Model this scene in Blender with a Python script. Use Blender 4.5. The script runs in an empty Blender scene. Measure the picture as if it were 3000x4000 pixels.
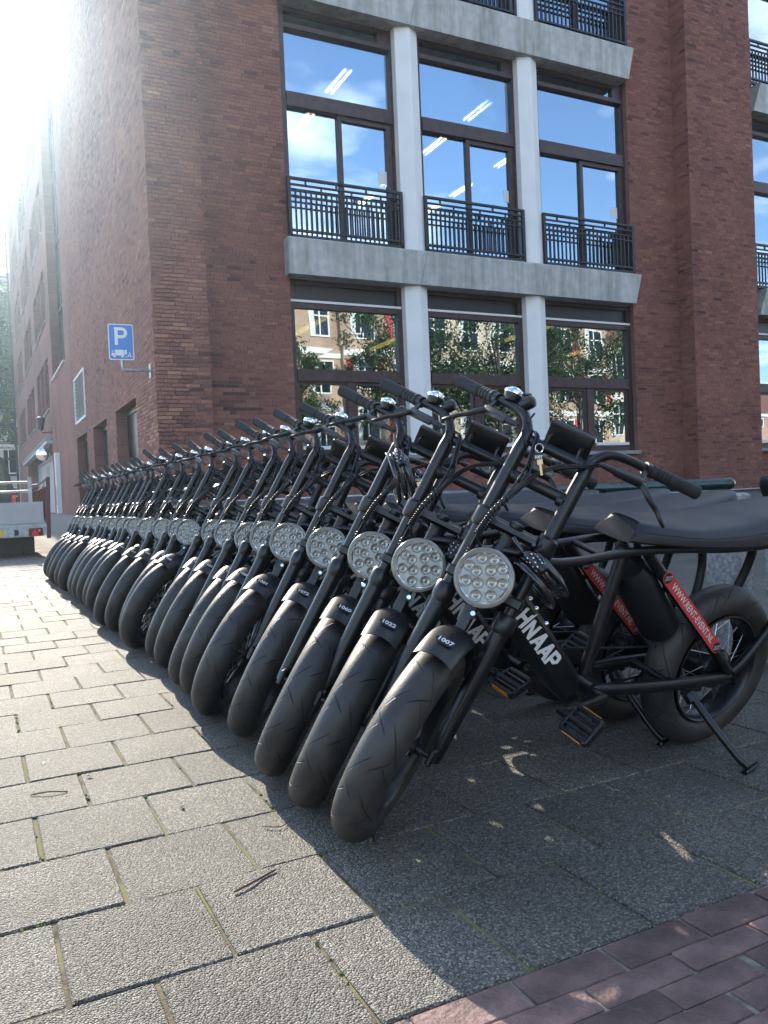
import bpy, math, random
import numpy as np
from mathutils import Matrix, Vector
random.seed(7); rng = np.random.default_rng(7)
R = math.radians
sc = bpy.context.scene
COL = sc.collection

# ------------------------------------------------------------------ camera, world, sun, exposure
F_PX, YAW, PITCH, ROLL = 3175.91, 0.463010466, -0.0224185329, 0.0428001805
CAM_H = 0.85
cam = bpy.data.cameras.new('camera'); camo = bpy.data.objects.new('camera', cam); COL.objects.link(camo)
fv = Vector((math.sin(YAW)*math.cos(PITCH), math.cos(YAW)*math.cos(PITCH), math.sin(PITCH)))
rv = Vector((math.cos(YAW), -math.sin(YAW), 0)); uv = rv.cross(fv)
cr, sr = math.cos(ROLL), math.sin(ROLL)
r2 = rv*cr - uv*sr; u2 = rv*sr + uv*cr
camo.matrix_world = Matrix(((r2.x, u2.x, -fv.x, 0), (r2.y, u2.y, -fv.y, 0), (r2.z, u2.z, -fv.z, CAM_H), (0, 0, 0, 1)))
cam.sensor_fit = 'VERTICAL'; cam.sensor_height = 24.0; cam.lens = 24.0*F_PX/4000.0
cam.clip_start = 0.05; cam.clip_end = 3000
sc.camera = camo

SUN_EL, SUN_AZ = 29.0, 0.9          # azimuth clockwise from +Y
world = bpy.data.worlds.new('World'); sc.world = world; world.use_nodes = True
wt = world.node_tree; wt.nodes.clear()
wout = wt.nodes.new('ShaderNodeOutputWorld'); bg = wt.nodes.new('ShaderNodeBackground')
sky = wt.nodes.new('ShaderNodeTexSky'); sky.sky_type = 'NISHITA'; sky.sun_disc = False
sky.sun_elevation = R(SUN_EL); sky.sun_rotation = R(SUN_AZ); sky.air_density = 1.0; sky.dust_density = 0.3; sky.ozone_density = 2.5
tc = wt.nodes.new('ShaderNodeTexCoord'); sep = wt.nodes.new('ShaderNodeSeparateXYZ')
mx = wt.nodes.new('ShaderNodeMath'); mx.operation = 'MAXIMUM'; mx.inputs[1].default_value = 0.06
dvx = wt.nodes.new('ShaderNodeMath'); dvx.operation = 'DIVIDE'
dvy = wt.nodes.new('ShaderNodeMath'); dvy.operation = 'DIVIDE'
cmb = wt.nodes.new('ShaderNodeCombineXYZ')
cn = wt.nodes.new('ShaderNodeTexNoise'); cn.inputs['Scale'].default_value = 0.9; cn.inputs['Detail'].default_value = 6; cn.inputs['Roughness'].default_value = 0.55
off = wt.nodes.new('ShaderNodeVectorMath'); off.operation = 'ADD'; off.inputs[1].default_value = (0.4, 2.9, 0)
cramp = wt.nodes.new('ShaderNodeMapRange'); cramp.inputs[1].default_value = 0.50; cramp.inputs[2].default_value = 0.70; cramp.inputs[3].default_value = 0.0; cramp.inputs[4].default_value = 0.9
mixc = wt.nodes.new('ShaderNodeMixRGB'); mixc.inputs[2].default_value = (10.5, 10.8, 11.2, 1)
L = wt.links.new
L(tc.outputs['Generated'], sep.inputs[0]); L(sep.outputs[2], mx.inputs[0])
L(sep.outputs[0], dvx.inputs[0]); L(mx.outputs[0], dvx.inputs[1]); L(sep.outputs[1], dvy.inputs[0]); L(mx.outputs[0], dvy.inputs[1])
L(dvx.outputs[0], cmb.inputs[0]); L(dvy.outputs[0], cmb.inputs[1]); L(cmb.outputs[0], off.inputs[0]); L(off.outputs[0], cn.inputs['Vector'])
L(cn.outputs['Fac'], cramp.inputs[0]); L(cramp.outputs[0], mixc.inputs[0]); L(sky.outputs[0], mixc.inputs[1])
L(mixc.outputs[0], bg.inputs[0]); bg.inputs[1].default_value = 0.15; L(bg.outputs[0], wout.inputs[0])

sunl = bpy.data.lights.new('sun', 'SUN'); sunl.energy = 3.7; sunl.angle = R(0.53); sunl.color = (1.0, 0.90, 0.74)
suno = bpy.data.objects.new('sun', sunl); COL.objects.link(suno)
sd = Vector((math.sin(R(SUN_AZ))*math.cos(R(SUN_EL)), math.cos(R(SUN_AZ))*math.cos(R(SUN_EL)), math.sin(R(SUN_EL))))
suno.rotation_euler = sd.to_track_quat('Z', 'Y').to_euler(); suno.location = (0, 20, 40)
sc.view_settings.view_transform = 'Standard'; sc.view_settings.look = 'None'
sc.view_settings.exposure = 1.40; sc.view_settings.gamma = 1.0; sc.view_settings.use_curve_mapping = False
sc.render.engine = 'CYCLES'
sc.cycles.use_denoising = True
sc.cycles.max_bounces = 8; sc.cycles.transparent_max_bounces = 12; sc.cycles.glossy_bounces = 4
sc.cycles.caustics_reflective = False; sc.cycles.caustics_refractive = False
sc.cycles.sample_clamp_indirect = 8.0

# ------------------------------------------------------------------ materials
MATS = {}
def mat(name, color, rough=0.6, metal=0.0, spec=0.5, noise=None, bump=None, coat=0.0, emit=None, rndcol=None):
    """Principled material; noise=(scale, amount[, detail]) varies the colour, bump=(scale, strength)."""
    m = bpy.data.materials.new(name); m.use_nodes = True; t = m.node_tree
    b = t.nodes['Principled BSDF']
    b.inputs['Base Color'].default_value = (*color, 1); b.inputs['Roughness'].default_value = rough
    b.inputs['Metallic'].default_value = metal; b.inputs['Specular IOR Level'].default_value = spec
    b.inputs['Coat Weight'].default_value = coat
    if emit:
        b.inputs['Emission Color'].default_value = (*emit[0], 1); b.inputs['Emission Strength'].default_value = emit[1]
    co = None
    if noise or bump or rndcol:
        tcn = t.nodes.new('ShaderNodeTexCoord'); co = tcn.outputs['Object']
    last = None
    if noise:
        n = t.nodes.new('ShaderNodeTexNoise'); n.inputs['Scale'].default_value = noise[0]; n.inputs['Detail'].default_value = noise[2] if len(noise) > 2 else 5
        t.links.new(co, n.inputs['Vector'])
        mr = t.nodes.new('ShaderNodeMapRange'); mr.inputs[1].default_value = 0.3; mr.inputs[2].default_value = 0.7
        mr.inputs[3].default_value = 1-noise[1]; mr.inputs[4].default_value = 1+noise[1]
        t.links.new(n.outputs['Fac'], mr.inputs[0])
        mu = t.nodes.new('ShaderNodeMixRGB'); mu.blend_type = 'MULTIPLY'; mu.inputs[0].default_value = 1; mu.inputs[1].default_value = (*color, 1)
        t.links.new(mr.outputs[0], mu.inputs[2]); last = mu.outputs[0]
        rr = t.nodes.new('ShaderNodeMapRange'); rr.inputs[3].default_value = max(0.02, rough-0.12); rr.inputs[4].default_value = min(1, rough+0.12)
        t.links.new(n.outputs['Fac'], rr.inputs[0]); t.links.new(rr.outputs[0], b.inputs['Roughness'])
    if rndcol:
        oi = t.nodes.new('ShaderNodeObjectInfo'); mr = t.nodes.new('ShaderNodeMapRange'); mr.inputs[3].default_value = 1-rndcol; mr.inputs[4].default_value = 1+rndcol
        t.links.new(oi.outputs['Random'], mr.inputs[0])
        mu = t.nodes.new('ShaderNodeMixRGB'); mu.blend_type = 'MULTIPLY'; mu.inputs[0].default_value = 1; mu.inputs[1].default_value = (*color, 1)
        if last: t.links.new(last, mu.inputs[1])
        t.links.new(mr.outputs[0], mu.inputs[2]); last = mu.outputs[0]
    if last: t.links.new(last, b.inputs['Base Color'])
    if bump:
        n = t.nodes.new('ShaderNodeTexNoise'); n.inputs['Scale'].default_value = bump[0]; n.inputs['Detail'].default_value = 4
        t.links.new(co, n.inputs['Vector']); bp = t.nodes.new('ShaderNodeBump'); bp.inputs['Strength'].default_value = bump[1]; bp.inputs['Distance'].default_value = 0.01
        t.links.new(n.outputs['Fac'], bp.inputs['Height']); t.links.new(bp.outputs[0], b.inputs['Normal'])
    MATS[name] = m
    return m
def nodes(m): return m.node_tree, m.node_tree.nodes, m.node_tree.links

BRICK_RAMP = [(0.0, (0.080, 0.043, 0.042)), (0.14, (0.150, 0.068, 0.056)), (0.5, (0.245, 0.106, 0.080)), (0.85, (0.315, 0.142, 0.098)), (1.0, (0.39, 0.19, 0.125))]
def brick_mat(name, source):
    m = mat(name, (0.2, 0.07, 0.05), 0.85, spec=0.3, bump=(60, 0.35)); t, N, K = nodes(m); b = N['Principled BSDF']
    if source == 'attr':
        a = N.new('ShaderNodeAttribute'); a.attribute_name = 'rnd'; s = a.outputs['Fac']
    else:
        a = N.new('ShaderNodeObjectInfo'); s = a.outputs['Random']
    r = N.new('ShaderNodeValToRGB'); e = r.color_ramp.elements
    e[0].position, e[0].color = 0, (*BRICK_RAMP[0][1], 1); e[1].position, e[1].color = 1, (*BRICK_RAMP[-1][1], 1)
    for p, c in BRICK_RAMP[1:-1]:
        x = e.new(p); x.color = (*c, 1)
    g = N.new('ShaderNodeNewGeometry'); n = N.new('ShaderNodeTexNoise'); n.inputs['Scale'].default_value = 0.55; n.inputs['Detail'].default_value = 4
    K.new(g.outputs['Position'], n.inputs['Vector'])
    mr = N.new('ShaderNodeMapRange'); mr.inputs[1].default_value = 0.3; mr.inputs[2].default_value = 0.7; mr.inputs[3].default_value = -0.20; mr.inputs[4].default_value = 0.20
    K.new(n.outputs['Fac'], mr.inputs[0])
    ad = N.new('ShaderNodeMath'); ad.operation = 'ADD'; ad.use_clamp = True; K.new(s, ad.inputs[0]); K.new(mr.outputs[0], ad.inputs[1]); K.new(ad.outputs[0], r.inputs[0])
    n2 = N.new('ShaderNodeTexNoise'); n2.inputs['Scale'].default_value = 38; n2.inputs['Detail'].default_value = 5; K.new(g.outputs['Position'], n2.inputs['Vector'])
    m2 = N.new('ShaderNodeMapRange'); m2.inputs[1].default_value = 0.3; m2.inputs[2].default_value = 0.7; m2.inputs[3].default_value = 0.78; m2.inputs[4].default_value = 1.22; K.new(n2.outputs['Fac'], m2.inputs[0])
    mu = N.new('ShaderNodeMixRGB'); mu.blend_type = 'MULTIPLY'; mu.inputs[0].default_value = 1; K.new(r.outputs[0], mu.inputs[1]); K.new(m2.outputs[0], mu.inputs[2])
    K.new(mu.outputs[0], b.inputs['Base Color'])
    return m
M_BRICK = brick_mat('brick_clay', 'attr'); M_BRICKP = brick_mat('brick_clay_single', 'obj')
M_MORTAR = mat('mortar', (0.20, 0.125, 0.105), 0.95, noise=(3, 0.2))
# far brick walls, too far to tell the bricks apart: brick texture in the wall's own plane
def far_brick(name, c1, c2, mortar, plane):
    m = mat(name, c1, 0.9, spec=0.3); t, N, K = nodes(m); b = N['Principled BSDF']
    g = N.new('ShaderNodeNewGeometry'); s = N.new('ShaderNodeSeparateXYZ'); c = N.new('ShaderNodeCombineXYZ'); K.new(g.outputs['Position'], s.inputs[0])
    K.new(s.outputs[0 if plane == 'xz' else 1], c.inputs[0]); K.new(s.outputs[2], c.inputs[1])
    br = N.new('ShaderNodeTexBrick'); br.inputs['Scale'].default_value = 1; br.inputs['Brick Width'].default_value = 0.22; br.inputs['Row Height'].default_value = 0.0625
    br.inputs['Mortar Size'].default_value = 0.006; br.inputs['Color1'].default_value = (*c1, 1); br.inputs['Color2'].default_value = (*c2, 1); br.inputs['Mortar'].default_value = (*mortar, 1)
    K.new(c.outputs[0], br.inputs['Vector']); n = N.new('ShaderNodeTexNoise'); n.inputs['Scale'].default_value = 0.6; n.inputs['Detail'].default_value = 6; K.new(g.outputs['Position'], n.inputs['Vector'])
    mr = N.new('ShaderNodeMapRange'); mr.inputs[1].default_value = 0.3; mr.inputs[2].default_value = 0.7; mr.inputs[3].default_value = 0.75; mr.inputs[4].default_value = 1.25; K.new(n.outputs['Fac'], mr.inputs[0])
    mu = N.new('ShaderNodeMixRGB'); mu.blend_type = 'MULTIPLY'; mu.inputs[0].default_value = 1; K.new(br.outputs[0], mu.inputs[1]); K.new(mr.outputs[0], mu.inputs[2]); K.new(mu.outputs[0], b.inputs['Base Color'])
    bp = N.new('ShaderNodeBump'); bp.inputs['Strength'].default_value = 0.5; bp.inputs['Distance'].default_value = 0.006; bp.invert = True; K.new(br.outputs['Fac'], bp.inputs['Height']); K.new(bp.outputs[0], b.inputs['Normal'])
    return m
M_FARBRICK_YZ = far_brick('brick_wall_far', (0.245, 0.108, 0.085), (0.19, 0.085, 0.07), (0.215, 0.13, 0.11), 'yz')
M_FARBRICK_XZ = far_brick('brick_wall_far_front', (0.245, 0.108, 0.085), (0.19, 0.085, 0.07), (0.215, 0.13, 0.11), 'xz')
M_HOUSE1 = far_brick('house_brick_tan', (0.46, 0.30, 0.20), (0.40, 0.25, 0.16), (0.5, 0.42, 0.34), 'xz')
M_HOUSE2 = far_brick('house_brick_pale', (0.52, 0.42, 0.30), (0.47, 0.37, 0.26), (0.55, 0.48, 0.4), 'xz')
M_HOUSE3 = far_brick('house_brick_pink', (0.50, 0.30, 0.22), (0.45, 0.26, 0.19), (0.5, 0.42, 0.34), 'xz')
# weathered concrete with runs and stains
M_CONC = mat('concrete', (0.36, 0.36, 0.34), 0.85, spec=0.3, bump=(90, 0.15))
def _conc():
    t, N, K = nodes(M_CONC); b = N['Principled BSDF']; g = N.new('ShaderNodeNewGeometry')
    mp = N.new('ShaderNodeMapping'); mp.inputs['Scale'].default_value = (5.5, 5.5, 0.5); K.new(g.outputs['Position'], mp.inputs['Vector'])
    n = N.new('ShaderNodeTexNoise'); n.inputs['Scale'].default_value = 1.2; n.inputs['Detail'].default_value = 7; n.inputs['Roughness'].default_value = 0.6; K.new(mp.outputs[0], n.inputs['Vector'])
    r = N.new('ShaderNodeValToRGB'); e = r.color_ramp.elements; e[0].position = 0.28; e[0].color = (0.29, 0.295, 0.265, 1); e[1].position = 0.62; e[1].color = (0.50, 0.50, 0.47, 1); K.new(n.outputs['Fac'], r.inputs[0])
    n2 = N.new('ShaderNodeTexNoise'); n2.inputs['Scale'].default_value = 7; n2.inputs['Detail'].default_value = 6; K.new(g.outputs['Position'], n2.inputs['Vector'])
    m2 = N.new('ShaderNodeMapRange'); m2.inputs[1].default_value = 0.3; m2.inputs[2].default_value = 0.7; m2.inputs[3].default_value = 0.86; m2.inputs[4].default_value = 1.12; K.new(n2.outputs['Fac'], m2.inputs[0])
    mu = N.new('ShaderNodeMixRGB'); mu.blend_type = 'MULTIPLY'; mu.inputs[0].default_value = 1; K.new(r.outputs[0], mu.inputs[1]); K.new(m2.outputs[0], mu.inputs[2]); K.new(mu.outputs[0], b.inputs['Base Color'])
_conc()
M_WHITE = mat('white_column_paint', (0.80, 0.80, 0.78), 0.55, noise=(2.5, 0.05))
M_WOOD = mat('dark_stained_wood', (0.060, 0.034, 0.030), 0.45, noise=(9, 0.35), bump=(40, 0.1))
M_STEEL = mat('black_painted_steel', (0.016, 0.017, 0.018), 0.42, noise=(20, 0.25))
M_SILL = mat('blue_stone_sill', (0.28, 0.28, 0.29), 0.7, noise=(12, 0.2))
M_PLINTH = mat('blue_stone_plinth', (0.16, 0.16, 0.155), 0.75, noise=(8, 0.3), bump=(30, 0.2))
M_ZINC = mat('zinc_flashing', (0.33, 0.36, 0.40), 0.45, metal=0.6, noise=(6, 0.2))
M_ALU = mat('white_aluminium_trim', (0.75, 0.75, 0.74), 0.35)
M_DARKPANEL = mat('dark_panel', (0.018, 0.019, 0.02), 0.35, noise=(3, 0.2))
M_ROOM = mat('room_plaster', (0.35, 0.34, 0.32), 0.9, noise=(1.5, 0.1))
M_ROOMDARK = mat('room_carpet', (0.05, 0.05, 0.055), 0.95, noise=(4, 0.2))
M_LAMPW = mat('lamp_tube_white', (1, 1, 1), 0.5, emit=((1.0, 0.80, 0.52), 9.0))
M_LAMPY = mat('lamp_tube_yellow', (0.8, 0.6, 0.15), 0.5, emit=((1.0, 0.66, 0.12), 1.3))
M_LAMPHOUSE = mat('lamp_housing', (0.55, 0.53, 0.5), 0.5)
M_PAPER = mat('paper', (0.75, 0.76, 0.74), 0.8)
M_GREYDOOR = mat('grey_painted_door', (0.40, 0.42, 0.42), 0.5, noise=(2, 0.08))
def glass_mat(name, refl, tint, trans):
    m = bpy.data.materials.new(name); m.use_nodes = True; t, N, K = nodes(m); N.clear()
    o = N.new('ShaderNodeOutputMaterial'); g = N.new('ShaderNodeBsdfGlossy'); g.inputs['Roughness'].default_value = 0.004; g.inputs['Color'].default_value = (*tint, 1)
    tr = N.new('ShaderNodeBsdfTransparent'); tr.inputs['Color'].default_value = (*trans, 1)
    fr = N.new('ShaderNodeFresnel'); fr.inputs['IOR'].default_value = 1.5
    mr = N.new('ShaderNodeMapRange'); mr.inputs[3].default_value = refl; mr.inputs[4].default_value = 1.0; K.new(fr.outputs[0], mr.inputs[0])
    tcn = N.new('ShaderNodeNewGeometry'); n = N.new('ShaderNodeTexNoise'); n.inputs['Scale'].default_value = 1.1; n.inputs['Detail'].default_value = 1
    K.new(tcn.outputs['Position'], n.inputs['Vector']); bp = N.new('ShaderNodeBump'); bp.inputs['Strength'].default_value = 0.10; bp.inputs['Distance'].default_value = 0.02
    K.new(n.outputs['Fac'], bp.inputs['Height']); K.new(bp.outputs[0], g.inputs['Normal'])
    mxs = N.new('ShaderNodeMixShader'); K.new(mr.outputs[0], mxs.inputs[0]); K.new(tr.outputs[0], mxs.inputs[1]); K.new(g.outputs[0], mxs.inputs[2]); K.new(mxs.outputs[0], o.inputs[0])
    MATS[name] = m
    return m
M_GLASS = glass_mat('coated_window_glass', 0.50, (0.76, 0.89, 1.0), (0.50, 0.55, 0.56))
# exposed aggregate paving tile: pebbles as voronoi cells
def tile_mat(name, source):
    m = mat(name, (0.35, 0.34, 0.3), 0.64, spec=0.42); t, N, K = nodes(m); b = N['Principled BSDF']
    g = N.new('ShaderNodeNewGeometry')
    v = N.new('ShaderNodeTexVoronoi'); v.inputs['Scale'].default_value = 225; v.voronoi_dimensions = '3D'; K.new(g.outputs['Position'], v.inputs['Vector'])
    sp = N.new('ShaderNodeSeparateColor'); K.new(v.outputs['Color'], sp.inputs[0])
    r = N.new('ShaderNodeValToRGB'); e = r.color_ramp.elements; e[0].position = 0; e[0].color = (0.075, 0.069, 0.059, 1); e[1].position = 1; e[1].color = (0.40, 0.365, 0.30, 1)
    x = e.new(0.35); x.color = (0.145, 0.134, 0.113, 1); x = e.new(0.75); x.color = (0.225, 0.206, 0.170, 1); K.new(sp.outputs[0], r.inputs[0])
    ed = N.new('ShaderNodeMapRange'); ed.inputs[1].default_value = 0.25; ed.inputs[2].default_value = 0.75; ed.inputs[3].default_value = 1.0; ed.inputs[4].default_value = 0.55; K.new(v.outputs['Distance'], ed.inputs[0])
    if source == 'attr':
        a = N.new('ShaderNodeAttribute'); a.attribute_name = 'rnd'; s = a.outputs['Fac']
    else:
        a = N.new('ShaderNodeObjectInfo'); s = a.outputs['Random']
    tm = N.new('ShaderNodeMapRange'); tm.inputs[3].default_value = 0.82; tm.inputs[4].default_value = 1.12; K.new(s, tm.inputs[0])
    n = N.new('ShaderNodeTexNoise'); n.inputs['Scale'].default_value = 2.3; n.inputs['Detail'].default_value = 6; K.new(g.outputs['Position'], n.inputs['Vector'])
    nm = N.new('ShaderNodeMapRange'); nm.inputs[1].default_value = 0.3; nm.inputs[2].default_value = 0.7; nm.inputs[3].default_value = 0.72; nm.inputs[4].default_value = 1.18; K.new(n.outputs['Fac'], nm.inputs[0])
    p = N.new('ShaderNodeMath'); p.operation = 'MULTIPLY'; K.new(tm.outputs[0], p.inputs[0]); K.new(nm.outputs[0], p.inputs[1])
    p2 = N.new('ShaderNodeMath'); p2.operation = 'MULTIPLY'; K.new(p.outputs[0], p2.inputs[0]); K.new(ed.outputs[0], p2.inputs[1])
    mu = N.new('ShaderNodeMixRGB'); mu.blend_type = 'MULTIPLY'; mu.inputs[0].default_value = 1; K.new(r.outputs[0], mu.inputs[1]); K.new(p2.outputs[0], mu.inputs[2]); K.new(mu.outputs[0], b.inputs['Base Color'])
    iv = N.new('ShaderNodeMath'); iv.operation = 'MULTIPLY_ADD'; iv.inputs[1].default_value = -1; iv.inputs[2].default_value = 1; K.new(v.outputs['Distance'], iv.inputs[0])
    hs = N.new('ShaderNodeMath'); hs.operation = 'ADD'; K.new(iv.outputs[0], hs.inputs[0]); K.new(sp.outputs[1], hs.inputs[1])
    bp = N.new('ShaderNodeBump'); bp.inputs['Strength'].default_value = 1.0; bp.inputs['Distance'].default_value = 0.0042; K.new(hs.outputs[0], bp.inputs['Height']); K.new(bp.outputs[0], b.inputs['Normal'])
    return m
M_TILE = tile_mat('exposed_aggregate', 'attr'); M_TILEP = tile_mat('exposed_aggregate_single', 'obj')
M_PAVER = mat('purple_paving_brick', (0.135, 0.082, 0.072), 0.75, noise=(11, 0.5, 9), bump=(70, 0.7), rndcol=0.38)
# joints: sand, dirt and moss
M_JOINT = mat('joint_sand_and_moss', (0.12, 0.1, 0.07), 0.95)
def _joint():
    t, N, K = nodes(M_JOINT); b = N['Principled BSDF']; g = N.new('ShaderNodeNewGeometry')
    n = N.new('ShaderNodeTexNoise'); n.inputs['Scale'].default_value = 7; n.inputs['Detail'].default_value = 7; K.new(g.outputs['Position'], n.inputs['Vector'])
    r = N.new('ShaderNodeValToRGB'); e = r.color_ramp.elements; e[0].position = 0.36; e[0].color = (0.055, 0.043, 0.03, 1); e[1].position = 0.68; e[1].color = (0.16, 0.20, 0.035, 1)
    x = e.new(0.5); x.color = (0.19, 0.155, 0.085, 1); K.new(n.outputs['Fac'], r.inputs[0]); K.new(r.outputs[0], b.inputs['Base Color'])
    bp = N.new('ShaderNodeBump'); bp.inputs['Strength'].default_value = 0.6; bp.inputs['Distance'].default_value = 0.004; n3 = N.new('ShaderNodeTexNoise'); n3.inputs['Scale'].default_value = 160; K.new(g.outputs['Position'], n3.inputs['Vector']); K.new(n3.outputs['Fac'], bp.inputs['Height']); K.new(bp.outputs[0], b.inputs['Normal'])
_joint()
M_JOINTB = mat('joint_pale_sand', (0.20, 0.175, 0.145), 0.95, noise=(25, 0.5), bump=(150, 0.4))
M_MOSS = mat('moss', (0.10, 0.13, 0.025), 0.95, noise=(60, 0.4))
M_ROAD = mat('street_clinkers', (0.30, 0.25, 0.22), 0.85)
def _road():
    t, N, K = nodes(M_ROAD); b = N['Principled BSDF']; g = N.new('ShaderNodeNewGeometry')
    br = N.new('ShaderNodeTexBrick'); br.inputs['Scale'].default_value = 1; br.inputs['Brick Width'].default_value = 0.21; br.inputs['Row Height'].default_value = 0.105; br.inputs['Mortar Size'].default_value = 0.006
    br.inputs['Color1'].default_value = (0.34, 0.29, 0.25, 1); br.inputs['Color2'].default_value = (0.26, 0.22, 0.20, 1); br.inputs['Mortar'].default_value = (0.10, 0.085, 0.07, 1)
    K.new(g.outputs['Position'], br.inputs['Vector']); K.new(br.outputs[0], b.inputs['Base Color'])
_road()
# bike
M_FRAME = mat('satin_black_paint', (0.006, 0.0065, 0.008), 0.34, noise=(35, 0.3))
M_GLOSSB = mat('gloss_black_plastic', (0.010, 0.011, 0.012), 0.34)
M_GUARD = mat('mudguard_plastic', (0.012, 0.013, 0.015), 0.42, spec=0.6)
M_RUBBER = mat('tyre_rubber', (0.034, 0.031, 0.028), 0.52, spec=0.5, noise=(18, 0.35), bump=(220, 0.10))
def _tread():
    t, N, K = nodes(M_RUBBER); b = N['Principled BSDF']
    def mth(op, *v):
        m = N.new('ShaderNodeMath'); m.operation = op
        for k, x in enumerate(v):
            if hasattr(x, 'links'): K.new(x, m.inputs[k])
            else: m.inputs[k].default_value = x
        return m.outputs[0]
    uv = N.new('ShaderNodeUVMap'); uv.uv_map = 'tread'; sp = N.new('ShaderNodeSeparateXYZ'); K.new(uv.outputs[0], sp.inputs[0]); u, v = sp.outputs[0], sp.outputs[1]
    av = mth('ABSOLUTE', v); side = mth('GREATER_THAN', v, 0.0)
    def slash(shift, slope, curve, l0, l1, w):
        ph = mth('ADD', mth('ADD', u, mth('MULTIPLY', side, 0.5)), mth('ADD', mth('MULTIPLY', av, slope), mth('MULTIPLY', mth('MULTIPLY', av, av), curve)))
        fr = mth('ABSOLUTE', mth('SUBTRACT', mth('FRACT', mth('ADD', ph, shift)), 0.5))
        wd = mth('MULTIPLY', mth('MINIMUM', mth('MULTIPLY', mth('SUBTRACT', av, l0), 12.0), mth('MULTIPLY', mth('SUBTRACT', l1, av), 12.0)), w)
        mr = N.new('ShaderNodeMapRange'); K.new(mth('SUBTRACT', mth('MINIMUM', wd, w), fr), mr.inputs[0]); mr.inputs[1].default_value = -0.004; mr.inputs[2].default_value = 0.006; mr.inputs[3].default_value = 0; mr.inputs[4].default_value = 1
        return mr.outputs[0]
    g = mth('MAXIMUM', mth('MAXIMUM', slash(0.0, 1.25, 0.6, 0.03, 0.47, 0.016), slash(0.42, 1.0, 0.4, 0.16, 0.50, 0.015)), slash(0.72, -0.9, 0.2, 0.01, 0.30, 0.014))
    src = b.inputs['Base Color'].links[0].from_socket; mi = N.new('ShaderNodeMixRGB'); mi.inputs[2].default_value = (0.006, 0.006, 0.006, 1); K.new(g, mi.inputs[0]); K.new(src, mi.inputs[1]); K.new(mi.outputs[0], b.inputs['Base Color'])  # grooves mixed near black: their shade and dirt put into the colour
    bp = N.new('ShaderNodeBump'); bp.inputs['Strength'].default_value = 1.0; bp.inputs['Distance'].default_value = 0.004; bp.invert = True; K.new(g, bp.inputs['Height']); K.new(b.inputs['Normal'].links[0].from_socket, bp.inputs['Normal']); K.new(bp.outputs[0], b.inputs['Normal'])
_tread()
M_GRIP = mat('grip_rubber', (0.014, 0.014, 0.015), 0.7, bump=(300, 0.2))
M_SEAT = mat('seat_vinyl', (0.014, 0.015, 0.018), 0.55, noise=(12, 0.12), bump=(500, 0.10))
M_NOSE = mat('seat_nose_ribbed', (0.030, 0.031, 0.034), 0.9, spec=0.12, bump=(260, 0.3))
M_CHROME = mat('chrome', (0.85, 0.85, 0.86), 0.12, metal=1.0)
M_SPOKE = mat('spoke_steel', (0.45, 0.45, 0.45), 0.3, metal=1.0)
M_BOLT = mat('zinc_bolt', (0.55, 0.55, 0.53), 0.35, metal=1.0)
M_CABLE = mat('cable_sheath', (0.012, 0.012, 0.013), 0.28)
M_BEZEL = mat('smoked_lens_rim', (0.16, 0.145, 0.12), 0.2, coat=0.8)
M_LENS = mat('reflector_silver', (0.27, 0.26, 0.235), 0.38, metal=0.2, coat=0.8, noise=(45, 0.35))
M_LED = mat('led_cup', (0.40, 0.375, 0.31), 0.22, metal=0.5, coat=1.0)
M_LEDCHIP = mat('led_chip', (0.50, 0.38, 0.10), 0.4)
M_INKW = mat('white_vinyl_print', (0.74, 0.74, 0.72), 0.6)
M_INKB = mat('black_vinyl_print', (0.012, 0.012, 0.014), 0.5)
M_RED = mat('red_vinyl_sticker', (0.56, 0.055, 0.050), 0.5)
M_ORANGE = mat('orange_reflector', (0.85, 0.30, 0.02), 0.25, coat=0.8)
M_REDREF = mat('red_reflector', (0.75, 0.02, 0.02), 0.25, coat=0.8)
M_SCREEN = mat('display_screen', (0.010, 0.012, 0.014), 0.08)
M_BRASS = mat('brass_key', (0.60, 0.46, 0.22), 0.35, metal=1.0)
M_LOCK = mat('lock_pvc', (0.012, 0.011, 0.013), 0.14, coat=0.7)
M_DISC = mat('brake_disc_steel', (0.35, 0.35, 0.35), 0.35, metal=1.0)
# street things
M_GREEN = mat('dark_green_paint', (0.010, 0.032, 0.030), 0.3, noise=(30, 0.5), coat=0.3)
M_GRANITE = mat('granite', (0.34, 0.34, 0.33), 0.8, noise=(55, 0.45), bump=(60, 0.25))
M_SIGNB = mat('sign_blue', (0.030, 0.20, 0.58), 0.35)
M_SIGNW = mat('sign_white', (0.78, 0.78, 0.76), 0.4)
M_GALV = mat('galvanised_steel', (0.36, 0.39, 0.40), 0.45, metal=0.7, noise=(12, 0.25))
M_CHECK = mat('aluminium_plate', (0.40, 0.40, 0.41), 0.5, metal=0.4, noise=(4, 0.1))
M_BROWN = mat('brown_red_paint', (0.10, 0.022, 0.018), 0.45, noise=(10, 0.25))
M_VAN = mat('dark_van_paint', (0.012, 0.013, 0.020), 0.35, coat=0.15)
M_VANGLASS = mat('van_glass', (0.008, 0.010, 0.014), 0.08, spec=0.4)
M_YELLOW = mat('yellow_plate', (0.75, 0.50, 0.03), 0.45)
M_TWIG = mat('dry_twig', (0.14, 0.085, 0.045), 0.9)
M_LEAFDRY = mat('dry_leaf', (0.55, 0.50, 0.38), 0.8)
M_BARK = mat('bark', (0.075, 0.058, 0.043), 0.95, noise=(8, 0.35), bump=(20, 0.5))
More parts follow.
